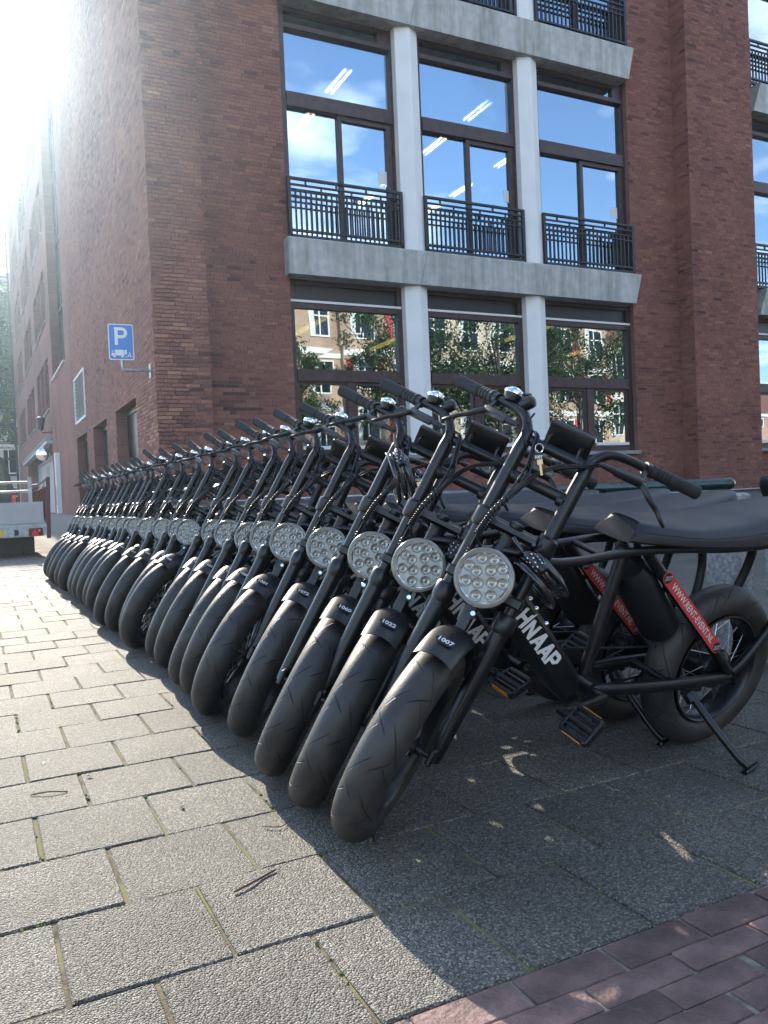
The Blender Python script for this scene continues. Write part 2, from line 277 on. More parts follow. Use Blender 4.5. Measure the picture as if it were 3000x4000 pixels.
def leaf_mat(name, a, b_):
    m = mat(name, a, 0.55, spec=0.3); t, N, K = nodes(m); b = N['Principled BSDF']
    at = N.new('ShaderNodeAttribute'); at.attribute_name = 'rnd'; mi = N.new('ShaderNodeMixRGB'); mi.inputs[1].default_value = (*a, 1); mi.inputs[2].default_value = (*b_, 1)
    K.new(at.outputs['Fac'], mi.inputs[0]); K.new(mi.outputs[0], b.inputs['Base Color'])
    tl = N.new('ShaderNodeBsdfTranslucent'); K.new(mi.outputs[0], tl.inputs['Color']); ms = N.new('ShaderNodeMixShader'); ms.inputs[0].default_value = 0.35
    K.new(b.outputs[0], ms.inputs[1]); K.new(tl.outputs[0], ms.inputs[2]); K.new(ms.outputs[0], N['Material Output'].inputs[0])
    return m
M_LEAF = leaf_mat('leaf_green', (0.045, 0.10, 0.02), (0.10, 0.17, 0.03)); M_LEAFD = leaf_mat('leaf_dark', (0.035, 0.066, 0.020), (0.075, 0.12, 0.035))
M_ROOF = mat('roof_tiles', (0.22, 0.09, 0.06), 0.8, noise=(6, 0.3))
M_REDSHUT = mat('red_shutter_paint', (0.50, 0.03, 0.04), 0.5)
M_CREAM = mat('cream_paint', (0.74, 0.72, 0.64), 0.6)
M_CURTAIN = mat('curtain_white', (0.6, 0.6, 0.57), 0.9)
M_TEAL = mat('grey_green_render', (0.42, 0.46, 0.45), 0.8, noise=(2, 0.1))

# ------------------------------------------------------------------ mesh helpers
class MB:
    """Collects simple shapes into one mesh."""
    def __init__(s): s.v = []; s.f = []; s.r = []; s.n = 0
    def add(s, vs, fs, rnd=None):
        b = s.n
        s.v.extend([tuple(x) for x in vs]); s.n += len(vs)
        s.f.extend([tuple(i+b for i in f) for f in fs])
        s.r.extend([0.5 if rnd is None else rnd]*len(fs))
        return s
    def box(s, x0, x1, y0, y1, z0, z1, rnd=None):
        return s.add([(x0,y0,z0),(x1,y0,z0),(x1,y1,z0),(x0,y1,z0),(x0,y0,z1),(x1,y0,z1),(x1,y1,z1),(x0,y1,z1)],
                     [(0,3,2,1),(4,5,6,7),(0,1,5,4),(1,2,6,5),(2,3,7,6),(3,0,4,7)], rnd)
    def obox(s, c, ax, ay, az, hx, hy, hz, bev=0.0, rnd=None):
        c = Vector(c); ax, ay, az = Vector(ax).normalized(), Vector(ay).normalized(), Vector(az).normalized()
        if bev <= 0:
            vs = [c+ax*(hx*i)+ay*(hy*j)+az*(hz*k) for k in (-1,1) for i, j in ((-1,-1),(1,-1),(1,1),(-1,1))]
            return s.add(vs, [(0,3,2,1),(4,5,6,7),(0,1,5,4),(1,2,6,5),(2,3,7,6),(3,0,4,7)], rnd)
        b = bev; vs = []
        for (zz, sh) in ((-hz, b), (-hz+b, 0), (hz-b, 0), (hz, b)):
            for (px, py) in ((-hx+b,-hy),(hx-b,-hy),(hx,-hy+b),(hx,hy-b),(hx-b,hy),(-hx+b,hy),(-hx,hy-b),(-hx,-hy+b)):
                qx = px*(1-sh/max(hx,1e-6)); qy = py*(1-sh/max(hy,1e-6)); vs.append(c+ax*qx+ay*qy+az*zz)
        fs = [tuple(range(7,-1,-1)), tuple(range(24,32))]
        for k in range(3):
            for i in range(8): fs.append((k*8+i, k*8+(i+1) % 8, k*8+8+(i+1) % 8, k*8+8+i))
        return s.add(vs, fs, rnd)
    def tube(s, pts, rad, n=8, caps=True, squash=None, rnd=None):
        pts = [Vector(p) for p in pts]; m = len(pts)
        rads = rad if isinstance(rad, (list, tuple)) else [rad]*m
        T = []
        for i in range(m):
            d = pts[min(i+1, m-1)]-pts[max(i-1, 0)]
            T.append(d.normalized() if d.length > 1e-9 else Vector((0, 0, 1)))
        up = Vector((0, 0, 1)) if abs(T[0].z) < 0.9 else Vector((1, 0, 0))
        if squash: up = Vector(squash[1])
        N = (up-T[0]*up.dot(T[0])).normalized(); vs = []
        for i in range(m):
            N = (N-T[i]*N.dot(T[i]));
            N = N.normalized() if N.length > 1e-6 else T[i].orthogonal().normalized()
            B = T[i].cross(N)
            for k in range(n):
                a = 2*math.pi*k/n; vs.append(pts[i]+N*(rads[i]*math.cos(a)*(squash[0] if squash else 1))+B*(rads[i]*math.sin(a)))
        fs = [(i*n+k, i*n+(k+1) % n, (i+1)*n+(k+1) % n, (i+1)*n+k) for i in range(m-1) for k in range(n)]
        if caps: fs.append(tuple(range(n-1, -1, -1))); fs.append(tuple((m-1)*n+k for k in range(n)))
        return s.add(vs, fs, rnd)
    def lathe(s, prof, origin=(0,0,0), axis=(0,0,1), n=24, cap0=True, cap1=True, rnd=None):
        o = Vector(origin); a = Vector(axis).normalized(); u = a.orthogonal().normalized(); w = a.cross(u); vs = []
        for (r, h) in prof:
            for k in range(n):
                t = 2*math.pi*k/n; vs.append(o+a*h+u*(r*math.cos(t))+w*(r*math.sin(t)))
        m = len(prof)
        fs = [(i*n+k, i*n+(k+1) % n, (i+1)*n+(k+1) % n, (i+1)*n+k) for i in range(m-1) for k in range(n)]
        if cap0: fs.append(tuple(range(n-1, -1, -1)))
        if cap1: fs.append(tuple((m-1)*n+k for k in range(n)))
        return s.add(vs, fs, rnd)
    def prism(s, poly, place, depth, rnd=None):
        """poly: 2D outline (ccw); place(u,v,w) -> 3D."""
        n = len(poly); vs = [place(u, v, 0) for u, v in poly]+[place(u, v, depth) for u, v in poly]
        return s.add(vs, [tuple(range(n-1,-1,-1)), tuple(range(n, 2*n))]+[(i, (i+1) % n, n+(i+1) % n, n+i) for i in range(n)], rnd)
    def mesh(s, name, m, smooth=None, attr=False):
        me = bpy.data.meshes.new(name); me.from_pydata(s.v, [], s.f)
        if m: me.materials.append(m)
        if attr:
            a = me.attributes.new('rnd', 'FLOAT', 'FACE'); a.data.foreach_set('value', np.array(s.r, dtype=np.float32))
        if smooth is not None:
            me.polygons.foreach_set('use_smooth', [True]*len(me.polygons))
            try: me.set_sharp_from_angle(angle=R(smooth))
            except Exception: pass
        me.update(); return me
    def build(s, name, m, parent=None, smooth=None, attr=False, mw=None):
        return link(name, s.mesh(name, m, smooth, attr), parent, mw)
def link(name, me, parent=None, ml=None):
    o = bpy.data.objects.new(name, me); COL.objects.link(o)
    if parent is not None: o.parent = parent
    if ml is not None: o.matrix_local = ml
    return o
def tag(o, label=None, cat=None, group=None, kind=None):
    if label: o['label'] = label
    if cat: o['category'] = cat
    if group: o['group'] = group
    if kind: o['kind'] = kind
    return o
def empty(name, loc=(0,0,0), label=None, cat=None, group=None):
    o = bpy.data.objects.new(name, None); o.empty_display_size = 0.1; COL.objects.link(o); o.location = loc
    return tag(o, label, cat, group)
def catmull(pts, k=6):
    P = [Vector(p) for p in pts]; P = [P[0]*2-P[1]]+P+[P[-1]*2-P[-2]]; out = []
    for i in range(1, len(P)-2):
        for j in range(k):
            t = j/k; a, b, c, d = P[i-1], P[i], P[i+1], P[i+2]
            out.append(0.5*((2*b)+(c-a)*t+(2*a-5*b+4*c-d)*t*t+(3*b-a-3*c+d)*t**3))
    out.append(P[-2]); return out
_txt = {}
def text_mesh(body, size, bold=0.0, depth=0.0):
    key = (body, size, bold)
    if key in _txt: return _txt[key]
    cu = bpy.data.curves.new('lettering', 'FONT'); cu.body = body; cu.size = size; cu.offset = bold; cu.extrude = depth
    cu.align_x = 'CENTER'; cu.align_y = 'CENTER'; cu.resolution_u = 2
    o = bpy.data.objects.new('lettering', cu); COL.objects.link(o)
    dg = bpy.context.evaluated_depsgraph_get(); me = bpy.data.meshes.new_from_object(o.evaluated_get(dg))
    bpy.data.objects.remove(o); bpy.data.curves.remove(cu); _txt[key] = me
    return me
def text(name, body, size, m, parent, ml, bold=0.0):
    me = text_mesh(body, size, bold).copy(); me.materials.clear(); me.materials.append(m)
    return link(name, me, parent, ml)
def frame_m(o, x, y):
    """Matrix with given origin, x axis, y axis (z = x cross y)."""
    x = Vector(x).normalized(); y = Vector(y); y = (y-x*y.dot(x)).normalized(); z = x.cross(y); o = Vector(o)
    return Matrix(((x.x,y.x,z.x,o.x),(x.y,y.y,z.y,o.y),(x.z,y.z,z.z,o.z),(0,0,0,1)))

# ------------------------------------------------------------------ helper: pixel position of a point, to know what is in view
def pix(p):
    d = Vector(p)-Vector((0, 0, CAM_H)); w = d.dot(fv)
    if w <= 0.05: return None
    return (1500+F_PX*d.dot(r2)/w, 2000-F_PX*d.dot(u2)/w, w)
def inview(p, m=150):
    q = pix(p); return q is not None and -m < q[0] < 3000+m and -m < q[1] < 4000+m

# ------------------------------------------------------------------ the setting: street, pavement, paving strip
g = MB(); g.add([(-150,-150,-0.06),(150,-150,-0.06),(150,150,-0.06),(-150,150,-0.06)], [(0,1,2,3)])
tag(g.build('ground', M_ROAD), kind='structure')
g = MB(); g.add([(-14,12.42,-0.012),(2.5,12.42,-0.012),(2.5,120,-0.012),(-14,120,-0.012)], [(0,1,2,3)])
tag(g.build('side_street', M_ROAD), kind='structure')
g = MB(); g.box(-14, 2.5, 12.30, 12.42, -0.05, 0.004)
tag(g.build('kerb', M_CONC), kind='structure')
# joint bed under the tiles
g = MB(); g.add([(-8,1.168,-0.0060),(30,1.168,-0.0060),(30,12.30,-0.0060),(-8,12.30,-0.0060)], [(0,1,2,3)])
pave = tag(g.build('pavement', M_JOINT), kind='structure')
TW, TD = 0.2945, 0.318
tm = MB(); tm.obox((0,0,-0.022), (1,0,0), (0,1,0), (0,0,1), TW/2-0.0036, TD/2-0.0022, 0.022, bev=0.0035)
tile_me = tm.mesh('paving_tile', M_TILEP)
cells = []
for k in range(0, 35):
    yc = 1.165+TD*(k+0.5); o_ = 0.0995 if k % 2 else 0.2465
    for i in range(-26, 14):
        xc = o_+TW*(i+0.5)
        if xc > 3.9: continue
        cells.append((xc, yc))
vis = [c for c in cells if inview((c[0], c[1], 0), 200)]
vis.sort(key=lambda c: c[0]**2+c[1]**2)
single = set(vis[:300])
rest = MB()
for c in cells:
    dz = random.uniform(-0.0035, 0.0008); tx, ty = random.gauss(0, 0.006), random.gauss(0, 0.006)
    if c in single:
        o = link('paving_tile', tile_me, pave); o.location = (c[0]+random.gauss(0, .0008), c[1]+random.gauss(0, .0006), dz)
        o.rotation_euler = (tx, ty, random.gauss(0, 0.002)+random.choice((0, math.pi)))
    else:
        rest.obox((c[0], c[1], -0.022+dz), (1, 0, ty), (0, 1, tx), (0, 0, 1), TW/2-0.0036, TD/2-0.0022, 0.022, rnd=random.random())
tag(rest.build('paving_tiles_far', M_TILE, pave, attr=True), kind='stuff').name = 'paving_tile_field'
# wider paving out of reach of single tiles
g = MB(); g.add([(3.9,1.168,-0.004),(30,1.168,-0.004),(30,12.30,-0.004),(3.9,12.30,-0.004)], [(0,1,2,3)])
tag(g.build('forecourt', M_TILE, attr=True), kind='structure')
# purple paving bricks in the lower right
g = MB(); g.add([(-8,-3.0,-0.0055),(30,-3.0,-0.0055),(30,1.166,-0.0055),(-8,1.166,-0.0055)], [(0,1,2,3)])
strip = tag(g.build('brick_paving', M_JOINTB), kind='structure')
def pbrick(hx, hy):
    b = MB(); b.obox((0,0,-0.03), (1,0,0), (0,1,0), (0,0,1), hx, hy, 0.03, bev=0.0025); return b.mesh('paving_brick', M_PAVER)
pb_a, pb_b = pbrick(0.0965, 0.0395), pbrick(0.0965, 0.0305)
y = 1.1635; row = 0; cand = []
while y > 0.35:
    hy = 0.0395 if row == 0 else 0.0305
    yc = y-hy-0.001
    for i in range(-12, 24):
        xc = 0.684+0.2*i+(0.092 if row % 2 else 0.0)+(0.0 if row < 2 else random.gauss(0, 0.004)); cand.append((xc, yc, row))
    y = yc-hy-0.0015; row += 1
cv = [c for c in cand if inview((c[0], c[1], 0), 120)]
for c in cand:
    if c in cv:
        o = link('paving_brick', pb_a if c[2] == 0 else pb_b, strip); o.location = (c[0], c[1], random.uniform(-0.003, 0.002)); o.rotation_euler = (random.gauss(0, .01), random.gauss(0, .008), random.gauss(0, .006))
g = MB(); 
for c in cand:
    if c not in cv: g.box(c[0]-.0965, c[0]+.0965, c[1]-.03, c[1]+.03, -.06, random.uniform(-.003, .001))
tag(g.build('paving_brick_field', M_PAVER, strip), kind='stuff')
g = MB(); g.add([(-8,-3.0,-0.003),(30,-3.0,-0.003),(30,0.3,-0.003),(-8,0.3,-0.003)], [(0,1,2,3)])
tag(g.build('carriageway', M_ROAD), kind='structure')
# moss tufts along the joints
ms = MB()
for k in range(0, 9):
    for j in range(150):
        if random.random() < 0.55:
            o_ = 0.0995 if k % 2 else 0.2465
            x_ = o_+TW*random.randint(-4, 3)+random.gauss(0, 0.0035); y_ = 1.165+TD*(k+random.random())
        else:
            x_ = random.uniform(-0.6, 0.8); y_ = 1.165+TD*k+random.gauss(0, 0.002)
        n_ = math.sin(x_*9.1+k*2.3)*math.sin(y_*7.7+1.3*k)
        if n_ < 0.25: continue
        s_ = random.uniform(0.0015, 0.0045)
        ms.obox((x_, y_, -0.0055+s_*0.5), (random.random(), random.random(), 0.1), (-0.5, random.random(), 0.2), (0.1, 0.2, 1), s_, s_*0.8, s_*0.7)
tag(ms.build('moss_in_joints', M_MOSS), None, None, None, 'stuff')

# ------------------------------------------------------------------ walls with openings and single bricks
def P_left(u, z, w): return (2.5+w, u, z)              # the side facade, facing -X; u runs along +Y
def P_front(Y):
    return lambda u, z, w: (u, Y+w, z)                 # facades facing -Y; u runs along +X
def reveals(P, holes):
    b = MB()
    for h in holes:
        a = [(h[0],h[2]),(h[1],h[2]),(h[1],h[3]),(h[0],h[3])]; d = h[4]
        for i in range(4):
            p, q = a[i], a[(i+1) % 4]; b.add([P(*p,0.001), P(*q,0.001), P(*q,d), P(*p,d)], [(3,2,1,0)])
    return b
def wall_mesh(P, u0, u1, z0, z1, holes, depth, rev=True):
    """Front sheet with rectangular holes, their reveals, and a back face at full depth."""
    us = sorted({u0, u1, *[h[0] for h in holes], *[h[1] for h in holes]}); zs = sorted({z0, z1, *[h[2] for h in holes], *[h[3] for h in holes]})
    us = [u for u in us if u0 <= u <= u1]; zs = [z for z in zs if z0 <= z <= z1]
    b = MB()
    for i in range(len(us)-1):
        for j in range(len(zs)-1):
            uc, zc = (us[i]+us[i+1])/2, (zs[j]+zs[j+1])/2
            if any(h[0] < uc < h[1] and h[2] < zc < h[3] for h in holes): continue
            q = [(us[i], zs[j]), (us[i+1], zs[j]), (us[i+1], zs[j+1]), (us[i], zs[j+1])]
            b.add([P(u, z, 0) for u, z in q], [(0,1,2,3)])
    for h in (holes if rev else []):
        a = [(h[0],h[2]),(h[1],h[2]),(h[1],h[3]),(h[0],h[3])]; d = h[4] if len(h) > 4 else 0.2
        for i in range(4):
            p, q = a[i], a[(i+1) % 4]; b.add([P(*p,0), P(*q,0), P(*q,d), P(*p,d)], [(3,2,1,0)])
    e = [(u0,z0),(u1,z0),(u1,z1),(u0,z1)]
    for i in range(4):
        p, q = e[i], e[(i+1) % 4]; b.add([P(*p,0), P(*q,0), P(*q,depth), P(*p,depth)], [(0,1,2,3)])
    return b
BRICKS = []          # (place, u0, u1, z0, z1, proud, rnd)
CH, BL, JT = 0.0618, 0.212, 0.010
def lay(P, u0, u1, z0, z1, holes, seed=0):
    rr = random.Random(seed); n = 0; z = z0+0.004
    while z+CH-JT <= z1:
        zb, zt = z, z+CH-JT
        u = u0-((n % 2)*0.5+(0.25 if n % 4 > 1 else 0))*(BL+JT)*0.98
        while u < u1:
            a, b_ = max(u, u0+0.001), min(u+BL*(0.48 if u >= u0 and rr.random() < 0.12 else 1), u1-0.001); nxt = u+BL+JT if b_-a > BL*0.6 or u < u0 else b_+JT
            cut = [(a, b_)]
            for h in holes:
                if zt > h[2] and zb < h[3]:
                    c2_ = []
                    for (p, q) in cut:
                        if q <= h[0] or p >= h[1]: c2_.append((p, q)); continue
                        if p < h[0]: c2_.append((p, h[0]-0.001))
                        if q > h[1]: c2_.append((h[1]+0.001, q))
                    cut = c2_
            for (p, q) in cut:
                if q-p > 0.004: BRICKS.append((P, p, q, zb, zt, 0.005+rr.random()*0.004, min(1, max(0, rr.gauss(0.52, 0.14) if rr.random() > 0.03 else 0.08+rr.random()*0.15))))
            u = nxt
        z += CH; n += 1

bld = empty('office_building', (2.5, 12.5, 0), 'large red brick office building with grey concrete beams, white columns and tall windows', 'building')
B0 = Matrix.Translation((-2.5, -12.5, 0))
def bpart(mb, name, m, smooth=None, attr=False, parent=None):
    """Builds a part of the office building from world coordinates."""
    if parent is None: return mb.build(name, m, bld, smooth, attr, B0)
    o = mb.build(name, m, parent, smooth, attr); return o          # parents of sub-parts sit at the same origin
TOPZ = 20.0
# openings of the side facade (u along Y): u0,u1,z0,z1,depth
SH = [(14.25,16.52,0.05,2.67,0.26),(17.73,19.95,0.05,2.67,0.26),(21.13,23.4,0.05,2.69,0.26),(21.1,23.37,3.05,4.26,0.12),(25.5,29.8,5.17,18.6,0.35)]
SHF = [(31.4,46.8,0.64,3.1,0.55)]
WROWS = [(4.42,6.3),(7.55,9.4),(10.68,12.55),(13.8,15.7),(16.95,18.8),(20.1,21.95),(23.2,25.1),(26.3,28.2)]
WG = [(31.4,37.2),(39.25,44.9),(47.15,52.9)]
WINS = []
for (a, b_) in WG:
    w_ = (b_-a-0.5)/3
    for k in range(3):
        for (zl, zh) in WROWS: WINS.append((a+k*(w_+0.25), a+k*(w_+0.25)+w_, zl, zh, 0.18))
SHF += WINS
m_ = wall_mesh(P_left, 12.5, 24.0, 0.62, TOPZ, [(h[0], h[1], max(h[2], 0.62), h[3], h[4]) for h in SH if h[0] < 24], 0.5, False); bpart(m_, 'wall', M_MORTAR); [bpart(reveals(P_left, [(h[0], h[1], max(h[2], 0.62), h[3], h[4])]), 'reveal', M_FARBRICK_XZ) for h in SH if h[0] < 24]
m_ = wall_mesh(P_left, 24.0, 31.0, 0.62, TOPZ, [h for h in SH if h[0] > 24], 0.5); bpart(m_, 'wall', M_FARBRICK_YZ)
m_ = wall_mesh(P_left, 31.0, 56.5, 0.62, 33.0, SHF, 0.7); bpart(m_, 'wall', M_FARBRICK_YZ)
# the plinth, cut by the doors that reach the ground
pl = MB()
for (a, b_) in ((12.47,14.25),(16.52,17.73),(19.95,21.13),(23.4,56.5)): pl.box(2.46, 2.9, a, b_, -0.05, 0.62)
bpart(pl, 'plinth', M_PLINTH)
# solid bodies behind the facades
bd = MB(); bd.box(3.0, 12.0, 31.0, 56.5, 0, 33.0); bd.box(2.98, 9.0, 19.2, 30.98, 0, TOPZ); bd.box(9.02, 30, 24, 30.98, 0, 14.9)
bpart(bd, 'rear_block', M_FARBRICK_XZ)
# near bricks
lay(P_left, 12.5, 24.0, 0.63, 20.0, [h for h in SH], 1)
PC, PD = P_front(12.5), P_front(12.9)
lay(PC, 2.5, 3.343, 0.63, 13.0, [], 2)
lay(PD, 3.345, 4.86, 0.63, 14.2, [], 3)
lay(PD, 4.86, 12.47, 0.63, 1.46, [], 4)
lay(PD, 12.47, 13.79, 0.63, 14.6, [], 5)
lay(PC, 13.79, 15.76, 0.63, 14.6, [], 6)
lay(PD, 15.77, 18.9, 0.63, 1.46, [], 8)
P_step = lambda u, z, w: (13.79+w, u, z)
lay(P_step, 12.505, 12.893, 0.63, 14.6, [], 7)
def sbox(x0, x1, y0, y1, z0, z1, name='wall', m=M_MORTAR): bpart(MB().box(x0, x1, y0, y1, z0, z1), name, m)
sbox(2.502, 3.343, 12.5, 13.2, 0.62, TOPZ); sbox(3.343, 4.86, 12.9, 13.4, 0.62, TOPZ); sbox(12.47, 13.79, 12.9, 13.4, 0.62, 14.9); sbox(13.79, 15.76, 12.5, 13.4, 0.62, 14.9)
sbox(4.86, 12.47, 12.902, 13.3, 0.62, 1.46); sbox(15.76, 24, 12.902, 13.3, 0.62, 1.46); sbox(15.76, 16.12, 12.9, 13.4, 1.46, 14.9); sbox(18.5, 24, 12.9, 13.4, 1.46, 14.9, 'wall', M_FARBRICK_XZ)
sbox(4.86, 9.0, 12.9, 13.4, 14.5, TOPZ, 'wall', M_FARBRICK_XZ); sbox(9.0, 12.47, 12.9, 13.4, 14.5, 14.9, 'wall', M_FARBRICK_XZ)
pl = MB(); pl.box(2.46, 24, 12.42, 12.9, -0.05, 0.60); bpart(pl, 'plinth', M_PLINTH)
zf = MB(); zf.box(2.44, 24, 12.36, 12.9, 0.60, 0.622); zf.tube([(2.44, 12.36, 0.615), (24, 12.36, 0.615)], 0.018, 8)
bpart(zf, 'zinc_flashing', M_ZINC, 40)
# single bricks: the 300 nearest in view as parts, all others as one joined part
def bcen(b): return Vector(b[0]((b[1]+b[2])/2, (b[3]+b[4])/2, 0))
cand = [(bcen(b).length, i) for i, b in enumerate(BRICKS) if b[2]-b[1] > 0.16 and 1.35 < b[3] < 3.6 and inview(bcen(b), 0)]
cand.sort(); chosen = {i for _, i in cand[:300]}
unit = MB(); unit.box(-0.5, 0.5, 0, 1, -0.5, 0.5); unit_me = unit.mesh('brick', M_BRICKP)
bw = MB()
for i, b in enumerate(BRICKS):
    P, u0, u1, z0, z1, pr, rnd = b
    if i in chosen:
        o = link('brick', unit_me, bld)
        c = P((u0+u1)/2, (z0+z1)/2, -pr); dx = Vector(P(1, 0, 0))-Vector(P(0, 0, 0)); dw = Vector(P(0, 0, 1))-Vector(P(0, 0, 0))
        su, sw, sz = u1-u0, pr+0.01, z1-z0
        o.matrix_local = B0 @ Matrix(((dx.x*su, dw.x*sw, 0, c[0]), (dx.y*su, dw.y*sw, 0, c[1]), (0, 0, sz, c[2]), (0, 0, 0, 1)))
    else:
        v = [P(u0,z0,-pr),P(u1,z0,-pr),P(u1,z1,-pr),P(u0,z1,-pr),P(u0,z0,.002),P(u1,z0,.002),P(u1,z1,.002),P(u0,z1,.002)]
        bw.add(v, [(0,1,2,3),(0,4,5,1),(1,5,6,2),(2,6,7,3),(3,7,4,0)], rnd)
tag(bpart(bw, 'brickwork', M_BRICK, None, True), kind='stuff')

# ------------------------------------------------------------------ front windows, beams, columns, balustrades
BAYS = [(4.86, 7.03), (7.48, 9.69), (10.14, 12.47)]; BAY4 = (16.12, 18.5)
YF0, YF1, YG = 13.0, 13.11, 13.075
def pane(parent, x0, x1, z0, z1, m=None):
    p = MB(); j = [random.uniform(-.0022, .0022) for _ in range(4)]; c = ((x0, z0), (x1, z0), (x1, z1), (x0, z1))
    p.add([(x, YG-0.003+d, z) for (x, z), d in zip(c, j)]+[(x, YG+0.003+d, z) for (x, z), d in zip(c, j)], [(0,1,2,3),(7,6,5,4),(0,4,5,1),(1,5,6,2),(2,6,7,3),(3,7,4,0)]); o = p.build('pane', m or M_GLASS, parent); return o
def window(xa, xb, zo, floor):
    f = MB(); mid = xa+(xb-xa)*0.505; t = 0.075
    fr = lambda x0, x1, z0, z1, d=0: f.box(x0, x1, YF0+d, YF1, z0, z1)
    if floor == 0:
        z0, z1 = 1.53, 4.55
        fr(xa, xa+0.1, z0, z1); fr(xb-0.1, xb, z0, z1); fr(xa+0.1, xb-0.1, z0, 1.655, 0.01); fr(xa+0.1, xb-0.1, 2.83, 3.03, -0.02)
        fr(xa+0.1, xb-0.1, 4.07, 4.165, 0.01); fr(xa+0.1, xb-0.1, 4.47, z1, 0.01); fr(mid-0.07, mid+0.07, 1.655, 2.83, 0.01)
        for (p, q) in ((xa+0.1, mid-0.07), (mid+0.07, xb-0.1)):      # inner sashes
            fr(p, p+0.05, 1.655, 2.83, 0.03); fr(q-0.05, q, 1.655, 2.83, 0.03); fr(p+0.05, q-0.05, 2.78, 2.83, 0.03)
        o = bpart(f, 'window', M_WOOD)
        for (x0, x1, a, b_) in ((xa+0.1, xb-0.1, 3.03, 4.07), (xa+0.15, mid-0.12, 1.72, 2.78), (mid+0.12, xb-0.15, 1.72, 2.78)): pane(o, x0, x1, a, b_)
        w = MB(); w.box(xa+0.02, xb-0.02, YF0-0.015, YF1, 4.166, 4.205); w.build('blind_rail', M_ALU, o)
        w = MB(); w.box(xa+0.15, mid-0.12, YF0-0.01, YF1-0.02, 1.657, 1.715); w.box(mid+0.12, xb-0.15, YF0-0.01, YF1-0.02, 1.657, 1.715); w.build('bottom_rail', M_ALU, o)
        w = MB(); w.box(xa+0.1, xb-0.1, YG-0.02, YG+0.02, 4.206, 4.47); w.build('fanlight_panel', M_DARKPANEL, o)
        return o
    f.box(xa, xa+0.12, YF0, YF1, 5.16+zo, 9.13+zo); f.box(xb-0.05, xb, YF0, YF1, 5.16+zo, 9.13+zo)
    H = lambda a, b_, d=0.01: f.box(xa+0.12, xb-0.05, YF0+d, YF1, a+zo, b_+zo)
    H(5.16, 5.25); H(7.46, 7.70, -0.03); H(8.77, 8.85, -0.02); H(9.06, 9.13)
    f.box(mid-0.04, mid+0.04, YF0+0.02, YF1, 5.25+zo, 7.46+zo)
    f.box(mid+0.04, xb-0.05, YF0+0.02, YF1, 7.38+zo, 7.459+zo); f.box(xb-0.16, xb-0.05, YF0+0.02, YF1, 5.25+zo, 7.38+zo)
    o = bpart(f, 'window', M_WOOD)
    for (x0, x1, a, b_) in ((xa+0.12, xb-0.27, 8.85, 9.06), (xa+0.12, xb-0.05, 7.70, 8.77), (xa+0.12, mid-0.04, 5.25, 7.46), (mid+0.04, xb-0.16, 5.25, 7.38)): pane(o, x0, x1, a+zo, b_+zo)
    q = MB(); q.box(xb-0.27, xb-0.05, YF0+0.012, YF1, 8.851+zo, 9.059+zo); q.build('vent_panel', M_WOOD, o)
    return o
bal_me = None
def balustrade(xa, xb, zo):
    global bal_me
    Yb = 12.83; f = MB(); F = lambda a, b_, h=0.022: f.box(xa+0.02, xb-0.02, Yb-h, Yb+h, a+zo, b_+zo)
    F(6.16, 6.20, 0.028); F(6.065, 6.09); F(5.965, 5.985); F(5.865, 5.885); F(5.30, 5.335, 0.026); F(5.19, 5.245, 0.03)
    f.box(xa+0.0, xa+0.055, Yb-0.03, Yb+0.03, 5.17+zo, 6.2+zo); f.box(xb-0.055, xb, Yb-0.03, Yb+0.03, 5.17+zo, 6.2+zo)
    n = 22; st = (xb-xa-0.1)/n
    for k in range(1, n):
        x = xa+0.05+st*k
        if k % 6 == 3: f.box(x-0.014, x+0.014, Yb-0.014, Yb+0.014, 6.09+zo, 6.16+zo)
        if k % 6 == 0: f.box(x-0.012, x+0.012, Yb-0.014, Yb+0.014, 5.985+zo, 6.065+zo)
    o = bpart(f, 'balustrade', M_STEEL)
    if bal_me is None:
        b = MB(); b.box(-0.013, 0.013, -0.013, 0.013, 0, 0.63); bal_me = b.mesh('baluster', M_STEEL)
    for k in range(1, n):
        x = xa+0.05+st*k
        q = link('baluster', bal_me, o); q.location = (x, Yb, 5.335+zo)
for (xa, xb) in BAYS: window(xa, xb, 0, 0); window(xa, xb, 0, 1); window(xa, xb, 4.62, 1); balustrade(xa, xb, 0); balustrade(xa, xb, 4.62)
xa, xb = BAY4; window(xa, xb, 0, 0); window(xa, xb, 0, 1); window(xa, xb, 4.62, 1); balustrade(xa, xb, 0); balustrade(xa, xb, 4.62)
def beam(xt0, xb0, xt1, xb1, zb, zt):
    """Concrete spandrel with slanted ends, set out in front of the windows."""
    b = MB(); Y0, Y1 = 12.66, 13.115
    v = [(xb0,Y0+0.02,zb),(xb1,Y0+0.02,zb),(xt1,Y0,zt-0.03),(xt0,Y0,zt-0.03),(xb0,Y1,zb),(xb1,Y1,zb),(xt1,Y1,zt),(xt0,Y1,zt),(xt1,Y0+0.03,zt),(xt0,Y0+0.03,zt)]
    b.add(v, [(0,1,2,3),(3,2,8,9),(4,7,6,5),(0,4,5,1),(9,8,6,7),(1,5,6,8,2),(0,3,9,7,4)])
    return bpart(b, 'concrete_beam', M_CONC)
for (zb, zt) in ((4.55, 5.16), (9.13, 9.80), (13.75, 14.45)):
    beam(4.785, 4.782, 7.412, 7.257, zb, zt); beam(7.418, 7.263, 10.027, 9.932, zb, zt); beam(10.033, 9.938, 12.505, 12.355, zb, zt)
    beam(16.3, 16.08, 22.0, 22.0, zb, zt)
